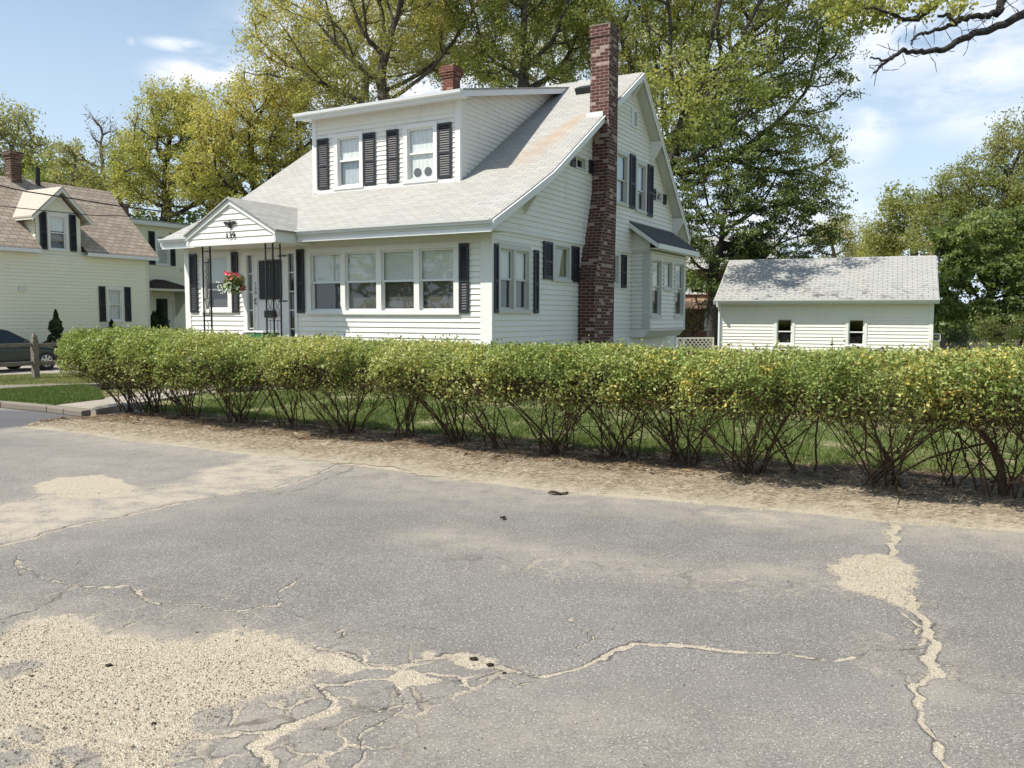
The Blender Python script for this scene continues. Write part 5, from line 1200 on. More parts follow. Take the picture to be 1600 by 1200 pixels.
tree('oak_tree', 860, 54, [(740, 90, 50, 35), (800, 100, 60, 35), (870, 80, 60, 45), (960, 90, 60, 40), (1040, 80, 60, 40), (900, 30, 80, 35), (1010, 140, 50, 40), (1100, 150, 60, 40)],
     'paler oak standing farther back, behind the tall brick chimney', L_PALE, M['bark_g'], 34000, .16, 62, 6, .26, 1100, .65, .9, .36, .5, .2, .9)
tree('oak_tree', 985, 36, [(1000, 60, 60, 70), (1080, 90, 80, 60), (1160, 50, 90, 50), (1240, 90, 80, 45), (1120, -30, 150, 60), (1140, 170, 90, 50), (1230, 190, 60, 40), (1270, 40, 60, 45), (1060, 180, 50, 50), (930, 20, 60, 50), (1190, 130, 80, 40), (1060, 250, 40, 40), (1300, 240, 38, 9), (1260, 222, 50, 12), (1275, 285, 45, 10), (1215, 270, 50, 14), (1280, 150, 45, 16), (1255, 60, 60, 25), (1080, 200, 60, 30, 29), (1140, 120, 60, 30, 29), (1040, 130, 50, 30, 29)],
     'huge spreading oak rising behind the roof peak, its long boughs reaching right over the sky', L_OAKG, M['bark'], 84000, .125, 13, 5, .36, 2600, .5, .68, .26, .6, .15, .95, flat=.7)
tree('oak_tree', 395, 40, [(430, 168, 60, 48), (380, 215, 75, 50), (440, 220, 60, 60), (330, 195, 45, 40), (400, 290, 80, 45), (340, 270, 60, 50), (460, 280, 40, 40), (380, 150, 25, 22)],
     'broad yellow-leaved oak behind the porch roof, dark crooked limbs in its lower crown', L_OAK, M['bark_d'], 46000, .125, 14, 5, .28, 1700, .5, .7, .26, .5, .2, .9)
tree('oak_tree', 262, 43, [(275, 190, 60, 50), (240, 200, 35, 30), (260, 250, 65, 45), (230, 290, 60, 40), (300, 300, 70, 40), (300, 178, 35, 25), (215, 255, 40, 40)],
     'rounded yellow-green tree behind the gap between the yellow house and the porch', L_OAK, M['bark_d'], 38000, .125, 15, 5, .26, 1400, .5, .7, .26, .5, .1, .8)
tree('spruce_like_tree', 1115, 35.5, [(1100, 210, 50, 14), (1160, 235, 60, 13), (1110, 255, 60, 14), (1190, 265, 60, 12), (1130, 290, 70, 14), (1220, 300, 55, 12), (1100, 320, 50, 15), (1180, 325, 70, 13), (1250, 330, 50, 10), (1130, 355, 65, 14), (1220, 355, 55, 11), (1090, 385, 45, 16), (1170, 385, 70, 13), (1260, 375, 45, 9), (1130, 415, 60, 15), (1215, 405, 55, 12), (1100, 440, 45, 14), (1175, 435, 50, 12), (1065, 350, 25, 50), (1290, 318, 25, 7)],
     'dark green tree with layered boughs between the white house and the garage', L_DARK, M['bark_d'], 64000, .125, 16, 3.5, .24, 2200, .45, .55, .20, .3, .15, 1., flat=.45, aspect=.45).name = 'layered_tree'
tree('tree', 10, 55, [(0, 200, 45, 40), (30, 225, 45, 35), (50, 250, 30, 30), (-40, 230, 60, 60), (10, 270, 40, 40)], 'pale hazy tree behind the brick chimney of the yellow house', L_PALE, M['bark_g'], 12000, .2, 17, 6, .3, 500, .7, 1.1, .45, .4, .1, .9)
tree('bare_tree', 165, 52, [(150, 200, 12, 30), (140, 240, 28, 30), (170, 250, 22, 40), (180, 220, 12, 22)], 'nearly bare thin tree, the taller of two behind the yellow house', L_BUD, M['bark_g'], 900, .13, 18, 6.5, .13, 260, .5, .8, .2, .2, tipw=1.6)
tree('bare_tree', 118, 50, [(112, 250, 14, 28), (125, 265, 20, 22), (100, 275, 16, 18)], 'nearly bare low tree left of the taller bare one behind the yellow house', L_PALE, M['bark_g'], 2600, .16, 19, 6, .13, 200, .5, .8, .3, .2, tipw=1.5)
tree('tree', 200, 50, [(205, 215, 18, 16), (190, 250, 26, 25), (200, 285, 34, 22), (160, 290, 40, 18)], 'small thin-leaved olive tree right of the bare trees behind the yellow house', L_TAN, M['bark_g'], 5000, .16, 20, 5, .16, 350, .5, .8, .35, .3)
tree('tree', 85, 54, [(75, 280, 30, 16), (105, 275, 30, 20), (60, 262, 20, 12), (130, 292, 30, 12)], 'low light green tree over the ridge of the yellow house beside its vent pipe', L_OAKG, M['bark_g'], 6000, .17, 21, 5, .16, 300, .6, .9, .4, .3, .3, .9)
tree('oak_tree', 1575, 52, [(1570, 260, 50, 45), (1600, 230, 50, 50), (1510, 290, 45, 30), (1560, 320, 70, 40), (1620, 320, 60, 50), (1490, 340, 50, 35), (1540, 370, 70, 30), (1620, 400, 60, 50), (1490, 390, 45, 30), (1560, 400, 60, 35)],
     'large olive-green oak rising at the right edge of the picture', L_TAN, M['bark'], 54000, .155, 22, 6, .30, 1500, .65, .85, .34, .4, .1, .9)
tree('tree', 1425, 78, [(1430, 330, 40, 25), (1400, 350, 30, 25), (1460, 340, 40, 30), (1440, 375, 60, 22), (1395, 385, 40, 16)], 'tan hazy tree behind the right half of the garage roof', L_TAN, M['bark_g'], 14000, .28, 23, 7, .35, 500, 1., 1.4, .6, .3, .4, 1.)
tree('maple_tree', 1535, 41, [(1500, 430, 45, 35), (1545, 420, 50, 40), (1590, 440, 50, 45), (1500, 480, 40, 35), (1560, 490, 60, 30), (1610, 490, 40, 30), (1500, 375, 45, 22), (1560, 360, 50, 22), (1478, 455, 22, 40), (1640, 430, 50, 60), (1600, 385, 50, 30)],
     'bright green maple with dense leaves beside the right end of the garage', L_MAPLE, M['bark_d'], 54000, .14, 24, 2, .2, 1500, .42, .55, .20, .6, .1, 1., aspect=.8, flat=.6)
for i, (x, y, rx, ry, D, lab, mt) in enumerate([(1303, 372, 26, 26, 88, 'pale grey-green tree behind the left half of the garage roof beside the dark tree', L_PALE), (1350, 400, 34, 16, 92, 'low pale tree behind the middle of the garage roof', L_PALE), (1375, 392, 24, 18, 85, 'low yellow-green tree behind the garage roof left of the tan tree', L_OAK)]):
    tree('far_tree', x, D, [(x, y, rx, ry), (x-rx*.6, y+ry*.7, rx*.7, ry*.7), (x+rx*.6, y+ry*.7, rx*.7, ry*.7)], lab, mt, M['bark_g'], 4500, .26, 30+i, 5, .2, 220, 1., 1.4, .6, .3, .3, 1., group='pale trees far behind the garage')
# wooded background: far masses nobody could count
def woods(name, spans, seed):
    rng = np.random.default_rng(seed); C_ = []
    for x0, x1, y0, y1, D, n in spans:
        x = rng.uniform(x0, x1, n); dd = D+rng.uniform(-3, 5, n); k = rng.uniform(0, 1, n)**.8; top = y0+(np.sin(x*.05+seed)+np.sin(x*.13))*5; y = top+(y1-top)*k
        for a, b, c in zip(x, y, dd): C_.append(at(a, b, c))
    C_ = np.array([tuple(p) for p in C_]); o = leaves(name, C_, .42, clump_tint(C_, seed, .3, .0, .7), L_DARK, None, seed, .7)
    return tag(o, 'dark far-off woodland closing the view at the ground', 'woodland', kind='stuff')
woods('woodland', [(1440, 1900, 470, 545, 66, 16000), (1050, 1440, 440, 540, 70, 9000), (180, 520, 330, 520, 62, 12000), (-300, 180, 300, 480, 80, 9000), (1100, 1460, 405, 440, 110, 3000)], 77)
# low bushes by the garage and brick house
tree('bare_shrub', 1085, 40, [(1085, 500, 22, 22), (1095, 485, 20, 18), (1072, 520, 18, 16)], 'brown twiggy shrub in front of the brick house wall', L_TAN, M['stem'], 700, .08, 41, .3, .05, 350, .25, .35, .15, .2, cat='shrub', tipw=1.8)
tree('low_shrub', 1508, 29.5, [(1505, 528, 20, 10), (1520, 524, 14, 9)], 'small dark shrub against the grey board fence right of the garage', L_DARK, M['stem'], 2200, .06, 42, .2, .03, 120, .2, .3, .1, .1, .3, 1., cat='shrub')
tree('low_shrub', 1585, 12.5, [(1570, 520, 50, 10), (1600, 516, 40, 14), (1640, 520, 30, 14)], 'straggly olive shrub poking up behind the hedge at the right edge', L_TAN, M['stem'], 3500, .045, 43, .2, .03, 260, .15, .22, .07, .1, .0, .7, cat='shrub')
# --- overhanging tree at the upper right: trunk outside the frame, boughs reaching in
tb = Vector((10.2, 11.0, 0)); nt_ = empty('overhanging_tree', tb, 0, 'near tree whose dark bare boughs and yellow leaf sprays hang into the top right corner', 'tree')
mb = MB(); mb.tube([(0, 0, -.1), (.1, .05, 2), (.05, 0, 4.5), (-.1, -.1, 7), (-.2, -.1, 10), (0, 0, 13)], [.36, .30, .27, .24, .18, .08], 12)
def bough(mb, pts, D0, D1, r0, r1, start=None):
    P_ = [at(x, y, D0+(D1-D0)*i/(len(pts)-1))-tb for i, (x, y) in enumerate(pts)]
    if start is not None: P_ = [Vector(start)]+P_
    # roughen
    Q = []; rr = random.Random(len(pts)*7+int(pts[0][0]))
    for a, b in zip(P_[:-1], P_[1:]):
        for k in range(4): Q.append(a.lerp(b, k/4)+Vector([rr.uniform(-1, 1)*(.02 if k else 0) for _ in range(3)]))
    Q.append(P_[-1]); n = len(Q); mb.tube(Q, [r0+(r1-r0)*(i/(n-1))**.8 for i in range(n)], 7); return Q
Q1 = bough(mb, [(1700, -10), (1640, 5), (1600, 22), (1570, 38), (1530, 50), (1500, 62), (1475, 78), (1450, 80), (1425, 80), (1408, 80), (1390, 92), (1378, 100), (1365, 114)], 10.5, 9.4, .068, .012, (-.1, -.1, 6.8))
bough(mb, [(1386, 95), (1375, 92), (1360, 91)], 9.45, 9.4, .016, .008)
Q2 = bough(mb, [(1640, -80), (1590, -40), (1572, -6), (1562, 4), (1562, 18), (1545, 26), (1520, 26), (1500, 32), (1490, 38), (1468, 46), (1450, 52), (1435, 54), (1424, 64), (1425, 69)], 10.5, 9.8, .062, .010, (-.15, -.1, 7.6))
bough(mb, [(1492, 38), (1487, 28), (1480, 21), (1466, 24)], 10, 10, .03, .016)
Q3 = bough(mb, [(1600, -90), (1520, -40), (1475, -4), (1455, 12), (1440, 22), (1430, 30), (1412, 31), (1400, 24), (1382, 18), (1365, 12), (1350, 12)], 10.8, 10.2, .07, .008, (-.15, -.1, 8.4))
bough(mb, [(1520, -40), (1505, -5), (1505, 10), (1500, 18), (1493, 30)], 10.3, 10, .03, .01)
mb.build('trunk', M['bark_d'], nt_, smooth=True)
rng = np.random.default_rng(91); s0_, s1_ = [], []
for Q in (Q1, Q2, Q3):
    for _ in range(26):
        p = np.array(Q[rng.integers(6, len(Q))]); d = rng.normal(0, 1, 3)*np.array([.5, .3, .6]); d /= np.linalg.norm(d)
        for k in range(3): q = p+d*rng.uniform(.05, .12)+rng.normal(0, .02, 3); s0_.append(p); s1_.append(q); p = q; d = d+rng.normal(0, .35, 3); d /= np.linalg.norm(d)
s0_, s1_ = np.array(s0_), np.array(s1_)
cr = tubes('crown', s0_, s1_, np.full(len(s0_), .005), np.full(len(s0_), .0025), M['bark_d'], nt_, 4)
# leafy sprays
lb = []
for x, y, rx, ry, d in [(1315, 25, 28, 22, 10.8), (1350, 30, 30, 28, 10.8), (1375, 12, 30, 20, 10.6), (1340, -20, 60, 30, 11), (1440, 8, 40, 16, 10.3), (1480, 15, 30, 14, 10), (1430, -25, 60, 20, 10.6), (1560, -30, 60, 20, 10), (1500, 5, 25, 10, 10.1), (1295, 5, 20, 16, 11)]:
    c = at(x, y, d)-tb; k = d/F_PX; lb.append(((c.x, c.y, c.z), (rx*k, .35, ry*k)))
rp = Q3[14]; pos, par, cnt, ch = grow(tuple(rp), lb, 92, .05, 420, .09, kill=.11)
i = np.arange(1, len(pos)); ok = np.linalg.norm(pos[par[i]]-pos[i], axis=1) < .5
tubes('spray_twigs', pos[par[i]], pos[i], np.maximum(.016*(cnt[par[i]]/cnt.max())**.5, .0022), np.maximum(.016*(cnt[i]/cnt.max())**.5, .002), M['bark_d'], cr, 4)
tip = pos[cnt <= 4]
def near_leaves(n, sel, seed, sz):
    C_ = sel[rng.integers(0, len(sel), n)]+rng.normal(0, .05, (n, 3)); leaves('leaves', C_, sz, clump_tint(C_, seed, 3, .3, .95), L_OAKG, cr, seed, .6, .5)
left = tip[(tip+np.array(tb))[:, 0]/((tip+np.array(tb))[:, 1]) < (1395-800)/F_PX]; right = tip[(tip+np.array(tb))[:, 0]/((tip+np.array(tb))[:, 1]) >= (1395-800)/F_PX]
near_leaves(3600, left, 93, .055)
if len(right): near_leaves(900, right, 94, .06)
# the rest of its crown, above and beyond the frame
lb = [((0, 0, 12), (3.2, 3.2, 2.4)), ((2.5, 2, 10), (2.5, 2.5, 2)), ((-1.5, -1, 13), (2.5, 2.5, 1.5))]
pos, par, cnt, ch = grow((0, 0, 8), lb, 95, 1.5, 500, .5, kill=.7); i = np.arange(1, len(pos))
tubes('upper_limbs', pos[par[i]], pos[i], np.maximum(.16*(cnt[par[i]]/cnt.max())**.5, .01), np.maximum(.16*(cnt[i]/cnt.max())**.5, .008), M['bark_d'], cr, 5)
C_ = pos[cnt < 4][rng.integers(0, (cnt < 4).sum(), 9000)]+rng.normal(0, .3, (9000, 3)); leaves('upper_leaves', C_, .13, clump_tint(C_, 96, 1), L_OAK, cr, 96, .5)

# --- arborvitae by the yellow house
def cone_shrub(x, D, ytop, w, label, seed, ragged=.0, zb=0.):
    b = at(x, 494, D); top = at(x, ytop, D).z; root = empty('conical_shrub', (b.x, b.y, zb), 0, label, 'shrub', 'dark conical shrubs by the yellow house')
    rng = np.random.default_rng(seed); n = 6500; t = rng.uniform(0, 1, n)**1.25; H_ = top-zb
    prof = np.clip((1-t)*1.5, 0, 1)**.8*w*(1+.22*np.sin(t*19+seed)+.12*np.sin(t*43)); a = rng.uniform(0, 6.283, n); r = prof*(rng.uniform(.3, 1, n)**.4)*(1+.15*np.sin(a*3+t*14))
    C_ = np.stack([r*np.cos(a), r*np.sin(a), t*H_], 1); leaves('foliage', C_, .07, clump_tint(C_, seed, 4, .1, .8), L_CONE, root, seed, .6, -.4)
    tubes('stem', np.array([[0, 0, 0.]]), np.array([[0, 0, H_*.9]]), np.array([.05]), np.array([.01]), M['bark_d'], root, 6)
cone_shrub(87, 30, 484, .34, 'narrow ragged dark conical shrub against the yellow wall left of the hedge', 51)
cone_shrub(174, 33, 500, .40, 'dark conical shrub peeping over the hedge under the ground floor window of the yellow house', 52)
cone_shrub(250, 36, 468, .42, 'dark conical shrub in front of the side door of the yellow house', 53)
cone_shrub(240, 35.5, 486, .34, 'shorter dark conical shrub just left of the one at the side door', 54)

# ================================================================ HEDGE
BASES = [(205, 641, 'leftmost clipped shrub of the hedge, bulging over the kerb end'), (243, 645, 'second hedge shrub from the left, squeezed behind the leftmost one'), (292, 652, 'hedge shrub below the left corner of the porch'),
 (374, 663, 'hedge shrub below the hanging flower basket with a loose leafy skirt'), (460, 668, 'thin hedge shrub below the front door sidelight'), (548, 681, 'hedge shrub with many crowded stems below the left panes of the wide front window'),
 (628, 682, 'slim hedge shrub below the middle of the wide front window'), (715, 694, 'hedge shrub with leaning stems below the right end of the wide front window'), (783, 702, 'thin hedge shrub below the front corner of the white house'),
 (862, 710, 'hedge shrub with upright stems below the side wall window pair'), (962, 716, 'dense-stemmed hedge shrub just right of below the tall brick chimney'), (1076, 726, 'hedge shrub with arching stems below the lattice fence'),
 (1168, 741, 'wide-spreading hedge shrub below the left end of the garage'), (1252, 742, 'hedge shrub of three or four stems below the left garage window'), (1372, 762, 'thick-stemmed hedge shrub below the right garage window'),
 (1490, 764, 'sparse hedge shrub below the right end of the garage'), (1568, 778, 'big hedge shrub with a leaning grey trunk near the right edge'), (1690, 790, 'rightmost hedge shrub, cut off by the right edge of the picture')]
BP = [gp(x, y, .05) for x, y, _ in BASES]
def hedge_shrub(i):
    HT = [0, .0, .0, -.01, -.05, -.02, -.06, -.04, -.07, -.05, -.04, -.07, -.06, -.05, -.03, -.03, .0, .0]
    p = BP[i]; a = BP[max(i-1, 0)]; b = BP[min(i+1, len(BP)-1)]
    t = (b-a); t.z = 0; t.normalize(); nrm = Vector((-t.y, t.x, 0))
    l = (p-a).length/2 if i else 1.05; r = (b-p).length/2 if i < len(BP)-1 else 1.2
    if i == 0: l = 1.0
    label = BASES[i][2]; root = empty('hedge_shrub', (p.x, p.y, .04), 0, label, 'hedge shrub', 'clipped shrubs of the hedge')
    rng = np.random.default_rng(200+i); T = np.array(t); N = np.array(nrm)
    left_end = i < 4
    zc = .945 if left_end else 1.02; hz = .375 if left_end else .28; zt_extra = {0: .02, 1: .04, 2: .02}.get(i, 0)
    dist = p.y; n = int(19000*min(1.25, (l+r))*np.interp(dist, [7, 15], [1.0, .6])); size = np.interp(dist, [7, 15], [.033, .043])
    hw = .57
    # points near the surface of a rounded box running along the hedge
    s = rng.uniform(-l-.12, r+.12, n); u_ = rng.uniform(-1, 1, n); sd_ = rng.choice(4, n, p=[.36, .16, .30, .18]); cx = np.choose(sd_, [-np.ones(n), np.ones(n), u_, u_]); cz = np.choose(sd_, [u_, u_, np.ones(n), -np.ones(n)])
    rr_ = np.minimum(1, 1.12/np.hypot(cx, cz)); cx = cx*rr_; cz = cz*rr_; th = np.arctan2(cz, cx)
    dep = 1-np.abs(rng.normal(0, .14, n)); inner = rng.random(n) < .2; dep = np.where(inner, rng.uniform(.2, .9, n), dep)
    g0 = p.x*T[0]+p.y*T[1]+s
    bulge = 1+.07*np.sin(g0*2.3+th*2)+.05*np.sin(g0*5.1-th*3+i)+.04*np.sin(g0*9.+th*5)
    off = cx*hw*dep*bulge-.36; z = zc+cz*hz*dep*(1+(bulge-1)*.35)+zt_extra
    ew = np.clip(np.abs(s-(r-l)/2)/((l+r)/2+.05), 0, 1.1)**3; rs = 1-ew*(.20 if left_end else .11); off = -.36+(off+.36)*rs; z = z-ew*(.075 if left_end else .045)*(cz > -.2)+HT[i]
    if i == 0:
        k = np.clip((-s-.15)/(l+.0), 0, 1.0); sh = np.sqrt(np.clip(1-k**2.2, 0, 1)); off *= sh; z = zc+(z-zc)*(.35+.65*sh); 
    keep = (cz > -.45) | (rng.random(n) < .30)
    gap = np.sin(g0*3.7+th*1.5)+np.sin(g0*7.9-th*2.1); keep &= ~((gap > 1.15) & (cz < .3) & (rng.random(n) < .55))
    keep &= np.arange(n) % 5 < 1; s, off, z, cz, g0, th = [np.repeat(q[keep], 5) for q in (s, off, z, cz, g0, th)]; n = len(s); s = s+rng.normal(0, .024, n); off = off+rng.normal(0, .024, n); z = z+rng.normal(0, .018, n)
    z = z-np.abs(rng.normal(0, .045, n))*(cz < -.2)*1.4+np.where((cz > .3) & (rng.random(n) < .12), np.abs(rng.normal(0, .03, n)), 0)
    C_ = s[:, None]*T+off[:, None]*N+np.stack([np.zeros(n), np.zeros(n), z], 1)
    # tint: tops lightened as if sunlit, yellow flowers in patches towards the right, brown lower down
    W_ = C_+np.array(p)
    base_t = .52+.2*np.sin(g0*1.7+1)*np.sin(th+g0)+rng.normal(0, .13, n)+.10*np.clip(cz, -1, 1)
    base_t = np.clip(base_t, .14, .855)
    fl = np.interp(W_[:, 0], [-6, -2.5, 0, 3, 5], [.0, .07, .13, .22, .26]); patch = .7*np.sin(W_[:, 0]*7.1+W_[:, 2]*9)+.7*np.sin(W_[:, 0]*13.3-W_[:, 2]*15+1)+.7*np.sin(W_[:, 0]*3.2+3)
    isf = (rng.random(n) < fl*np.clip(.25+patch*.75, 0.03, 2.)) & (z > .72)
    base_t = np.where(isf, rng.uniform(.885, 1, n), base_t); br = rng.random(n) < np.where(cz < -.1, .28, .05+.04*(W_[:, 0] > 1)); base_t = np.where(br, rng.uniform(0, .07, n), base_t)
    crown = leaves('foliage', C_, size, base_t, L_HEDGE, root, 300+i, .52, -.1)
    # twigs inside the foliage
    m_ = int(1500*(l+r)/1.1); ts = rng.uniform(-l, r, m_); to = rng.uniform(-.72, .12, m_); tz = rng.triangular(.54, .74, .98, m_)-(.08 if left_end else 0)
    if i == 0: kk = np.sqrt(np.clip(1-np.clip(-ts/l, 0, 1)**2, 0, 1)); to *= kk; tz = .9+(tz-.9)*kk
    A_ = ts[:, None]*T+to[:, None]*N+np.stack([0*ts, 0*ts, tz], 1); dr = rng.normal(0, .45, (m_, 3))+np.array([0, 0, .75])+(ts[:, None]*T)*.5+to[:, None]*N*.8; dr /= np.linalg.norm(dr, axis=1)[:, None]
    ln = rng.uniform(.08, .24, m_)[:, None]; B_ = A_+dr*ln; B_[:, 2] = np.minimum(B_[:, 2], 1.29)
    # stems
    ns = {4: 9, 6: 10, 8: 9, 13: 4, 15: 6}.get(i, 17); S0, S1, R0, R1 = [], [], [], []
    if i == 16: ns = 13
    for k in range(ns):
        a0 = rng.uniform(0, 6.283); rb = rng.uniform(.0, .26)*(1 if ns > 8 else .5); q = T*rb*math.cos(a0)+N*rb*.8*math.sin(a0)+np.array([0, 0, -.02])
        ls = rng.uniform(-1, 1)*(.92 if ns > 10 else .62); lo_ = rng.uniform(-.80, .10); end_ = T*ls+N*lo_+np.array([0, 0, rng.uniform(.78, 1.05)]); m2 = 7
        r0 = rng.uniform(.007, .0125); pts = []
        arch = rng.uniform(.0, .35)
        for j in range(m2+1):
            u = j/m2; h = u**(1-.25*arch); w = u**(1+.15*(1-arch)); pts.append(q*(1-w)+end_*w+np.array([0, 0, 1.])*(end_[2]-q[2])*(h-w)*.8+rng.normal(0, .010, 3)*(j > 0))
        pts = np.array(pts); rr = np.linspace(r0, r0*.45, m2+1); S0.append(pts[:-1]); S1.append(pts[1:]); R0.append(rr[:-1]); R1.append(rr[1:])
        for _ in range(6):
            j = rng.integers(2, m2); d = rng.normal(0, .7, 3)+np.array([0, 0, .7]); d /= np.linalg.norm(d); L_ = rng.uniform(.10, .34); pm = pts[j]+d*L_*.5+rng.normal(0, .02, 3); pe = pm+(d+rng.normal(0, .4, 3))*L_*.5
            S0.append(np.array([pts[j], pm])); S1.append(np.array([pm, pe])); R0.append(np.array([.0045, .0035])); R1.append(np.array([.0035, .002]))
    if i == 16:
        pts = np.array([(0, 0, -.02), (-.03, .0, .25), (-.10, .02, .45), (-.24, .03, .62), (-.36, .05, .80), (-.42, .05, 1.0)]); S0.append(pts[:-1]); S1.append(pts[1:]); R0.append(np.array([.040, .034, .03, .026, .02])); R1.append(np.array([.034, .03, .026, .02, .014]))
    if i == 14:
        pts = np.array([(0, 0, .0), (.15, -.1, .16), (.38, -.12, .3), (.62, -.14, .38), (.9, -.12, .44), (1.0, -.1, .5)]); S0.append(pts[:-1]); S1.append(pts[1:]); R0.append(np.full(5, .011)); R1.append(np.full(5, .009))
    st = tubes('stems', np.concatenate(S0), np.concatenate(S1), np.concatenate(R0), np.concatenate(R1), M['stem'], root, 6)
    q = int(34*(l+r)); tk = np.where(cz > .8)[0]; A2 = C_[tk[rng.integers(0, len(tk), q)]]-np.array([0, 0, .05]); B2 = A2+np.column_stack([rng.normal(0, .03, (q, 2)), rng.uniform(.07, .15, q)]); A_ = np.concatenate([A_, A2]); B_ = np.concatenate([B_, B2]); m_ += q
    tubes('twigs', A_, B_, np.full(m_, .0028), np.full(m_, .0015), M['stem'], root, 3)['kind'] = 'stuff'
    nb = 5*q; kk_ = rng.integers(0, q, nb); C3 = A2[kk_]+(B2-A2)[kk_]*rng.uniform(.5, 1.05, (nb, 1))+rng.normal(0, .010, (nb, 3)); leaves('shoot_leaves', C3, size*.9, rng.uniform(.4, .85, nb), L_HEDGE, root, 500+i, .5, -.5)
    # a few leaves low on the stems
    nl = int(300 if left_end else 200 if i in (5, 8, 9) else 70); SS = np.concatenate(S1); SS = SS[SS[:, 2] > .25]; C2 = SS[rng.integers(0, len(SS), nl)]+rng.normal(0, .035, (nl, 3))
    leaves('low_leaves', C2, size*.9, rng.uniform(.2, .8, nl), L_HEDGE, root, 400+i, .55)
for i in range(len(BASES)): hedge_shrub(i)

# ================================================================ GRASS, LITTER
def blades(name, P_, h, tint, m_, seed, kind_label=None):
    rng = np.random.default_rng(seed); n = len(P_); a = rng.uniform(0, 6.283, n); w = h*.07+.0015; d = np.stack([np.cos(a), np.sin(a), 0*a], 1); ln = rng.normal(0, .4, (n, 2))*h[:, None]
    V = np.stack([P_-d*w[:, None], P_+d*w[:, None], P_+np.stack([ln[:, 0], ln[:, 1], h], 1)], 1).reshape(-1, 3)
    o = npmesh(name, V, tris=np.arange(3*n).reshape(n, 3), attrs=dict(tint=np.repeat(np.clip(tint, 0, 1), 3)), mats=m_); return o
rng = np.random.default_rng(7)
n = 120000; k = rng.integers(0, len(VA), n); off = 2.0+np.abs(rng.normal(0, 2.2, n)); Pq = VA[k]+VN[k]*off[:, None]+rng.normal(0, .05, (n, 2))
Pq = Pq[(Pq[:, 1] > 5) & (Pq[:, 1] < 17.5)]
hp = (Pq-np.array(HC.xy)); uu = hp@np.array(UV_U.xy); vv = hp@np.array(UV_V.xy); Pq = Pq[~((uu > -.2) & (vv > -.7) & (vv < 9)) & ~((uu > -2.6) & (vv > 4.4) & (vv < 7.3))]
straw = np.sin(Pq[:, 0]*1.7+Pq[:, 1])*np.sin(Pq[:, 1]*1.3-Pq[:, 0]*.6+1); keep = rng.random(len(Pq)) > np.clip(straw, 0, .75); Pq = Pq[keep]; n = len(Pq)
g_ = blades('grass', np.column_stack([Pq, np.full(n, lawnz-.003)]), rng.uniform(.03, .075, n), rng.beta(1.6, 3, n)+np.clip(straw[keep], 0, 1)*.25, L_GRASS, 8)
tag(g_, 'thin green lawn grass behind the hedge', 'grass', kind='stuff')
def in_poly(P_, poly): return poly_sd(P_[:, 0], P_[:, 1], poly) > 0
tp = pxpoly([(-200, 617), (0, 625.5), (85, 632), (163, 623), (156, 609), (130, 601.5), (0, 609), (-200, 613)], .1); bb = np.array([(p.x, p.y) for p in tp]); n = 90000
Pq = rng.uniform(bb.min(0), bb.max(0), (n, 2)); Pq = Pq[in_poly(Pq, tp)]; n = len(Pq)
tag(blades('turf_grass', np.column_stack([Pq, np.full(n, .10)]), rng.uniform(.03, .06, n), rng.beta(1.2, 4, n), L_GRASS, 9), 'lush green grass on the strip by the kerb', 'grass', kind='stuff')
tp = pxpoly([(-200, 590), (0, 587), (75, 584), (300, 582), (300, 595), (200, 597), (0, 601.5), (-200, 604)], .1); bb = np.array([(p.x, p.y) for p in tp]); n = 60000
Pq = rng.uniform(bb.min(0), bb.max(0), (n, 2)); Pq = Pq[in_poly(Pq, tp)]; n = len(Pq)
tag(blades('rough_grass', np.column_stack([Pq, np.full(n, .095)]), rng.uniform(.02, .06, n), rng.beta(2.5, 2, n), L_GRASS, 10), 'patchy dry grass around the fence post', 'grass', kind='stuff')
# straw, twigs and dead leaves on the verge
sel = VV[rng.integers(0, len(VV), 60000)]; sel = sel+np.column_stack([rng.normal(0, .03, (len(sel), 2)), rng.uniform(.002, .014, len(sel))]); nn = len(sel)
a = rng.uniform(0, 6.283, nn); L_ = rng.gamma(2, .007, nn)+.006; wd = np.where(rng.random(nn) < .86, L_*.09, L_*.4); dx = np.stack([np.cos(a), np.sin(a), rng.normal(0, .18, nn)], 1)*L_[:, None]; dy = np.stack([-np.sin(a), np.cos(a), rng.normal(0, .3, nn)], 1)*wd[:, None]
V = np.stack([sel-dx, sel+dy, sel+dx, sel-dy], 1).reshape(-1, 3)
tag(npmesh('leaf_litter', V, quads=np.arange(4*nn).reshape(nn, 4), attrs=dict(tint=np.repeat(rng.beta(1.6, 2.2, nn), 4)), mats=L_LITTER), 'dry straw, twigs and dead leaves on the soil under the hedge', 'leaf litter', kind='stuff')
m_ = 170; k = rng.integers(60, len(VA)-60, m_); o_ = rng.uniform(.35, 1.9, m_); A_ = np.column_stack([VA[k]+VN[k]*o_[:, None], np.full(m_, .095)]); a = rng.uniform(0, 6.283, m_); ln = rng.uniform(.05, .20, m_)
tw = tubes('fallen_twigs', A_, A_+np.stack([np.cos(a)*ln, np.sin(a)*ln, rng.uniform(-.005, .03, m_)], 1), np.full(m_, .0035), np.full(m_, .0018), M['twig'], None, 4)
tag(tw, 'pale fallen twigs scattered on the soil under the hedge', 'twigs', kind='stuff')
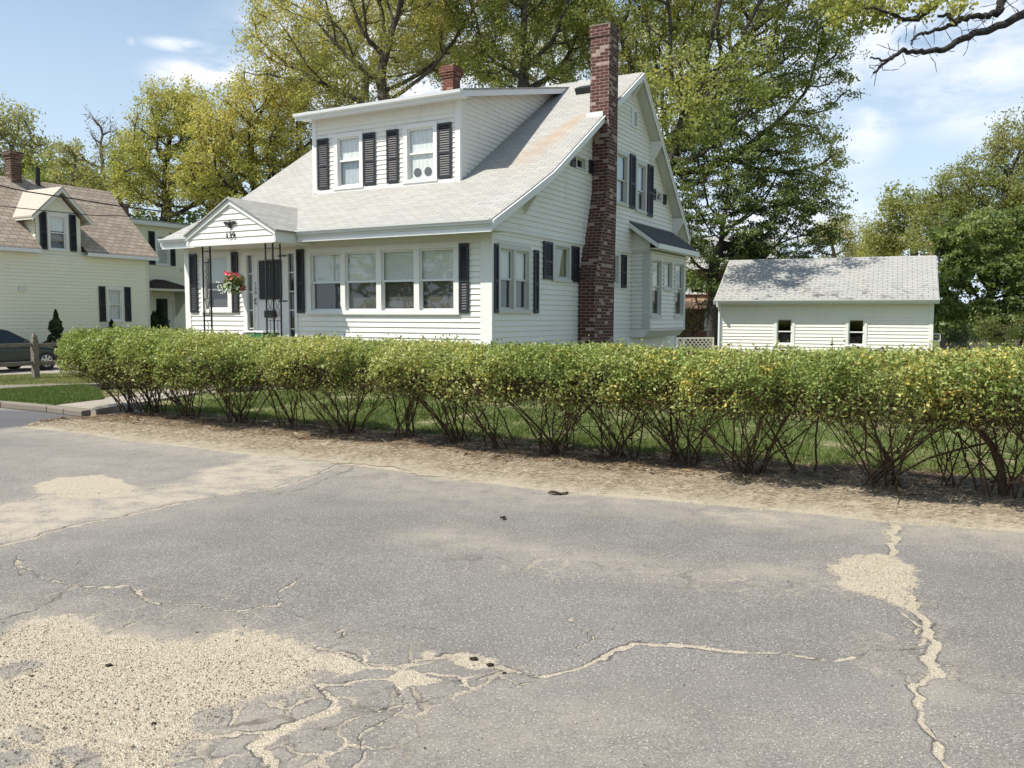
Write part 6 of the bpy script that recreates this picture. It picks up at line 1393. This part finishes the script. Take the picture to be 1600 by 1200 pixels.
# loose grit on the sandy patches
def grit():
    C_ = []; 
    for pl, n in [([(0, 990), (110, 962), (150, 995), (300, 1002), (420, 988), (500, 1040), (478, 1070), (378, 1094), (330, 1150), (240, 1215), (-60, 1215), (-60, 1010)], 9000), ([(1303, 885), (1322, 870), (1392, 868), (1426, 900), (1435, 955), (1350, 930)], 900), ([(60, 765), (150, 746), (210, 765), (110, 778)], 500), ([(0, 850), (1600, 850), (1600, 1200), (0, 1200)], 2200)]:
        P_ = pxpoly(pl); b = np.array([(p.x, p.y) for p in P_]); q = rng.uniform(b.min(0), b.max(0), (n*2, 2)); q = q[in_poly(q, P_)][:n]; C_.append(q)
    C_ = np.concatenate(C_); n = len(C_); r = rng.gamma(3, .0006, n)+.0010; ax = rng.uniform(0, 6.283, n)
    o6 = np.array([(1, 0, 0), (0, 1, 0), (-1, 0, 0), (0, -1, 0), (0, 0, .75), (0, 0, -.5)]); V = np.zeros((n, 6, 3))
    for j, (x, y, z) in enumerate(o6): V[:, j, 0] = C_[:, 0]+r*(x*np.cos(ax)-y*np.sin(ax))*rng.uniform(.7, 1.3, n); V[:, j, 1] = C_[:, 1]+r*(x*np.sin(ax)+y*np.cos(ax)); V[:, j, 2] = .003+r*z
    tr = np.array([(0, 1, 4), (1, 2, 4), (2, 3, 4), (3, 0, 4), (1, 0, 5), (2, 1, 5), (3, 2, 5), (0, 3, 5)]); F_ = (np.arange(n)[:, None, None]*6+tr[None]).reshape(-1, 3)
    t = rng.uniform(.45, 1., n); t[rng.random(n) < .12] = .0
    return npmesh('grit', V.reshape(-1, 3), tris=F_, attrs=dict(tint=np.repeat(t, 6)), mats=L_GRIT)
L_GRIT = leafmat('grit_stones', [(0, (.05, .045, .04)), (.3, (.22, .19, .15)), (.7, (.42, .35, .24)), (1, (.56, .49, .36))], 0.)
tag(grit(), 'loose sand grains and small stones on the asphalt', 'grit', kind='stuff')
# countable scraps on the asphalt
def dead_leaf(x, y, s, label, rz):
    p = gp(x, y, .004); mb = MB(); n = 7
    for sgn in (-1, 1):
        for k in range(n-1):
            f = lambda k_: (s*(k_/(n-1)-.5), sgn*s*.28*math.sin(math.pi*k_/(n-1))**.8*(1 if k_ % 2 else .7), .006+.012*math.sin(k_*1.1)+.012)
            a, b = f(k), f(k+1); c, d = (s*((k+1)/(n-1)-.5), 0, .004+.006*math.sin(k+1.)), (s*(k/(n-1)-.5), 0, .004+.006*math.sin(k*1.)); q = [a, b, c, d]
            mb.prism(q, (0, 0, .0012))
    mb.tube([(s*.5, 0, .006), (s*.72, .01, .010)], .0018, 5); o = mb.build('dead_leaf', M['stem']); o.location = p; o.rotation_euler = (0, 0, rz); tag(o, label, 'leaf', 'dead leaves on the asphalt')
dead_leaf(872, 772, .19, 'curled dark dead leaf on the asphalt close to the verge', .2); dead_leaf(786, 811, .08, 'small dead leaf alone on the open asphalt below the hedge', 1.1)
def clod(x, y, s, label, seed):
    p = gp(x, y, .0); bm = bmesh.new(); bmesh.ops.create_icosphere(bm, subdivisions=3, radius=s); r_ = random.Random(seed); ph = [r_.uniform(0, 6) for _ in range(6)]
    for v in bm.verts:
        c = v.co/s; f = 1+.22*math.sin(c.x*4+ph[0])*math.sin(c.y*5+ph[1])+.15*math.sin(c.z*9+ph[2]+c.x*7); v.co = Vector((c.x*1.2, c.y*.9, c.z*.55))*s*f
    me = bpy.data.meshes.new('dirt_clod'); bm.to_mesh(me); bm.free(); o = finish(me, 'dirt_clod', M['clod'], None, True); o.location = (p.x, p.y, s*.3); tag(o, label, 'dirt clod', 'dark dirt clods on the sand and asphalt')
M['clod'] = mat('dark_dirt', f_bark, (.022, .018, .014), (.07, .055, .04), 60.)
clod(170, 1041, .013, 'dark clod alone on the big sandy patch', 1); clod(740, 1031, .016, 'larger dark clod at the cracked edge near the middle', 2); clod(766, 1040, .013, 'dark clod just right of the larger one on the crack', 3); clod(788, 1052, .008, 'tiny dark clod at the start of the long crack', 4); clod(50, 1057, .007, 'tiny clod near the left edge on the sand', 5); clod(308, 989, .008, 'tiny dark clod on the far edge of the big sandy patch', 6); clod(240, 1131, .008, 'tiny clod on the near side of the big sandy patch', 7)

# ================================================================ HANGING BASKET
hb_ = HC+UV_U*-.98+UV_V*5.93; bk = empty('hanging_basket', (hb_.x, hb_.y, 2.05), 0, 'hanging basket of red and white flowers under the porch roof', 'flower basket'); bk.scale = (.84, .84, .9)
mb = MB(); n = 18; pr = [(.10, .10), (.15, .16), (.17, .24), (.18, .26), (.165, .26)]
vs = [(r*math.cos(2*math.pi*k/n), r*math.sin(2*math.pi*k/n), z) for r, z in pr for k in range(n)]; fs = [(i*n+k, i*n+(k+1) % n, (i+1)*n+(k+1) % n, (i+1)*n+k) for i in range(4) for k in range(n)]+[tuple(reversed(range(n))), tuple(4*n+k for k in range(n))]
mb.mesh(vs, fs); mb.build('pot', M['black'], bk)
mb = MB()
for k in range(3): t = 2*math.pi*k/3; mb.tube([(.17*math.cos(t), .17*math.sin(t), .26), (0, 0, .78)], .004, 4)
mb.tube([(0, 0, .76), (0, 0, 1.07)], .007, 6); mb.tube([(0, 0, .85), (.02, 0, .88), (0, .0, .92), (-.02, 0, .96), (0, 0, 1.0)], .01, 5); mb.build('hanger', M['iron'], bk)
rng = np.random.default_rng(17); n = 1500; u = rng.normal(size=(n, 3)); u /= np.linalg.norm(u, axis=1)[:, None]; C_ = u*np.array([.28, .28, .20])*rng.uniform(.5, 1, n)[:, None]+np.array([0, 0, .34]); C_[:600, 2] -= .12; C_[:600, :2] *= 1.1
leaves('leaves', C_, .06, rng.uniform(0, .8, n), L_MAPLE, bk, 18, .6, .3)
f_col = lambda a, b: (lambda g: P(g, g.mix(g.noise(20., g.obj()), a, b), .5))
def blooms(name, pts, r, mtl, seed):
    rr = random.Random(seed)
    for p in pts:
        mb = MB(); p = Vector(p); N_ = Vector((p.x, p.y-.25, .12)).normalized(); a = N_.orthogonal().normalized(); b = N_.cross(a); q = []
        for k in range(10): t = 2*math.pi*k/10; R_ = r*(1 if k % 2 else .78)*rr.uniform(.9, 1.1); q.append(p+(a*math.cos(t)+b*math.sin(t))*R_)
        c = p-N_*r*.45; mb.mesh([c]+q, [(0, k+1, (k+1) % 10+1) for k in range(10)]); mb.build(name, mtl, bk)
red = mat('red_petals', f_col((.45, .015, .04), (.72, .10, .14))); wht = mat('white_petals', f_col((.7, .72, .6), (.45, .55, .32)))
pt = [(rng.uniform(-.20, .24), rng.uniform(-.28, .1), rng.uniform(.30, .54)) for _ in range(30)]; blooms('red_flower', [(x, y if abs(x) < .18 else y*.5, z) for x, y, z in pt]+[(.24, -.12, .18), (.22, -.15, .13), (.27, -.05, .2)], .045, red, 1)
pt = [(rng.uniform(-.36, -.02), rng.uniform(-.30, 0), rng.uniform(.05, .32)) for _ in range(50)]+[(rng.uniform(-.05, .2), rng.uniform(-.28, -.1), rng.uniform(.12, .28)) for _ in range(14)]; blooms('white_flower', pt, .024, wht, 2)
# more trees across the street, seen only in the window panes
def far_row(name, P_, label):
    rng = np.random.default_rng(5); C_ = np.concatenate([np.array(p)+rng.normal(0, 1, (700, 3))*np.array([2.6, 2.6, 2.4]) for p in P_]); C_ = C_[C_[:, 2] > .3]
    tag(leaves(name, C_, .8, clump_tint(C_, 5, .5, .1, .8), L_OAKG, None, 5, .7), label, 'trees', kind='stuff')
far_row('street_trees', [(-62+i*2.6, -8-i*4.4+3*math.sin(i*2), 5.5+1.6*math.sin(i*1.7)) for i in range(14)], 'row of leafy trees across the street')
bpy.context.view_layer.update()
print('objects', len(bpy.data.objects), 'polys', sum(len(o.data.polygons) for o in bpy.data.objects if o.type == 'MESH'))
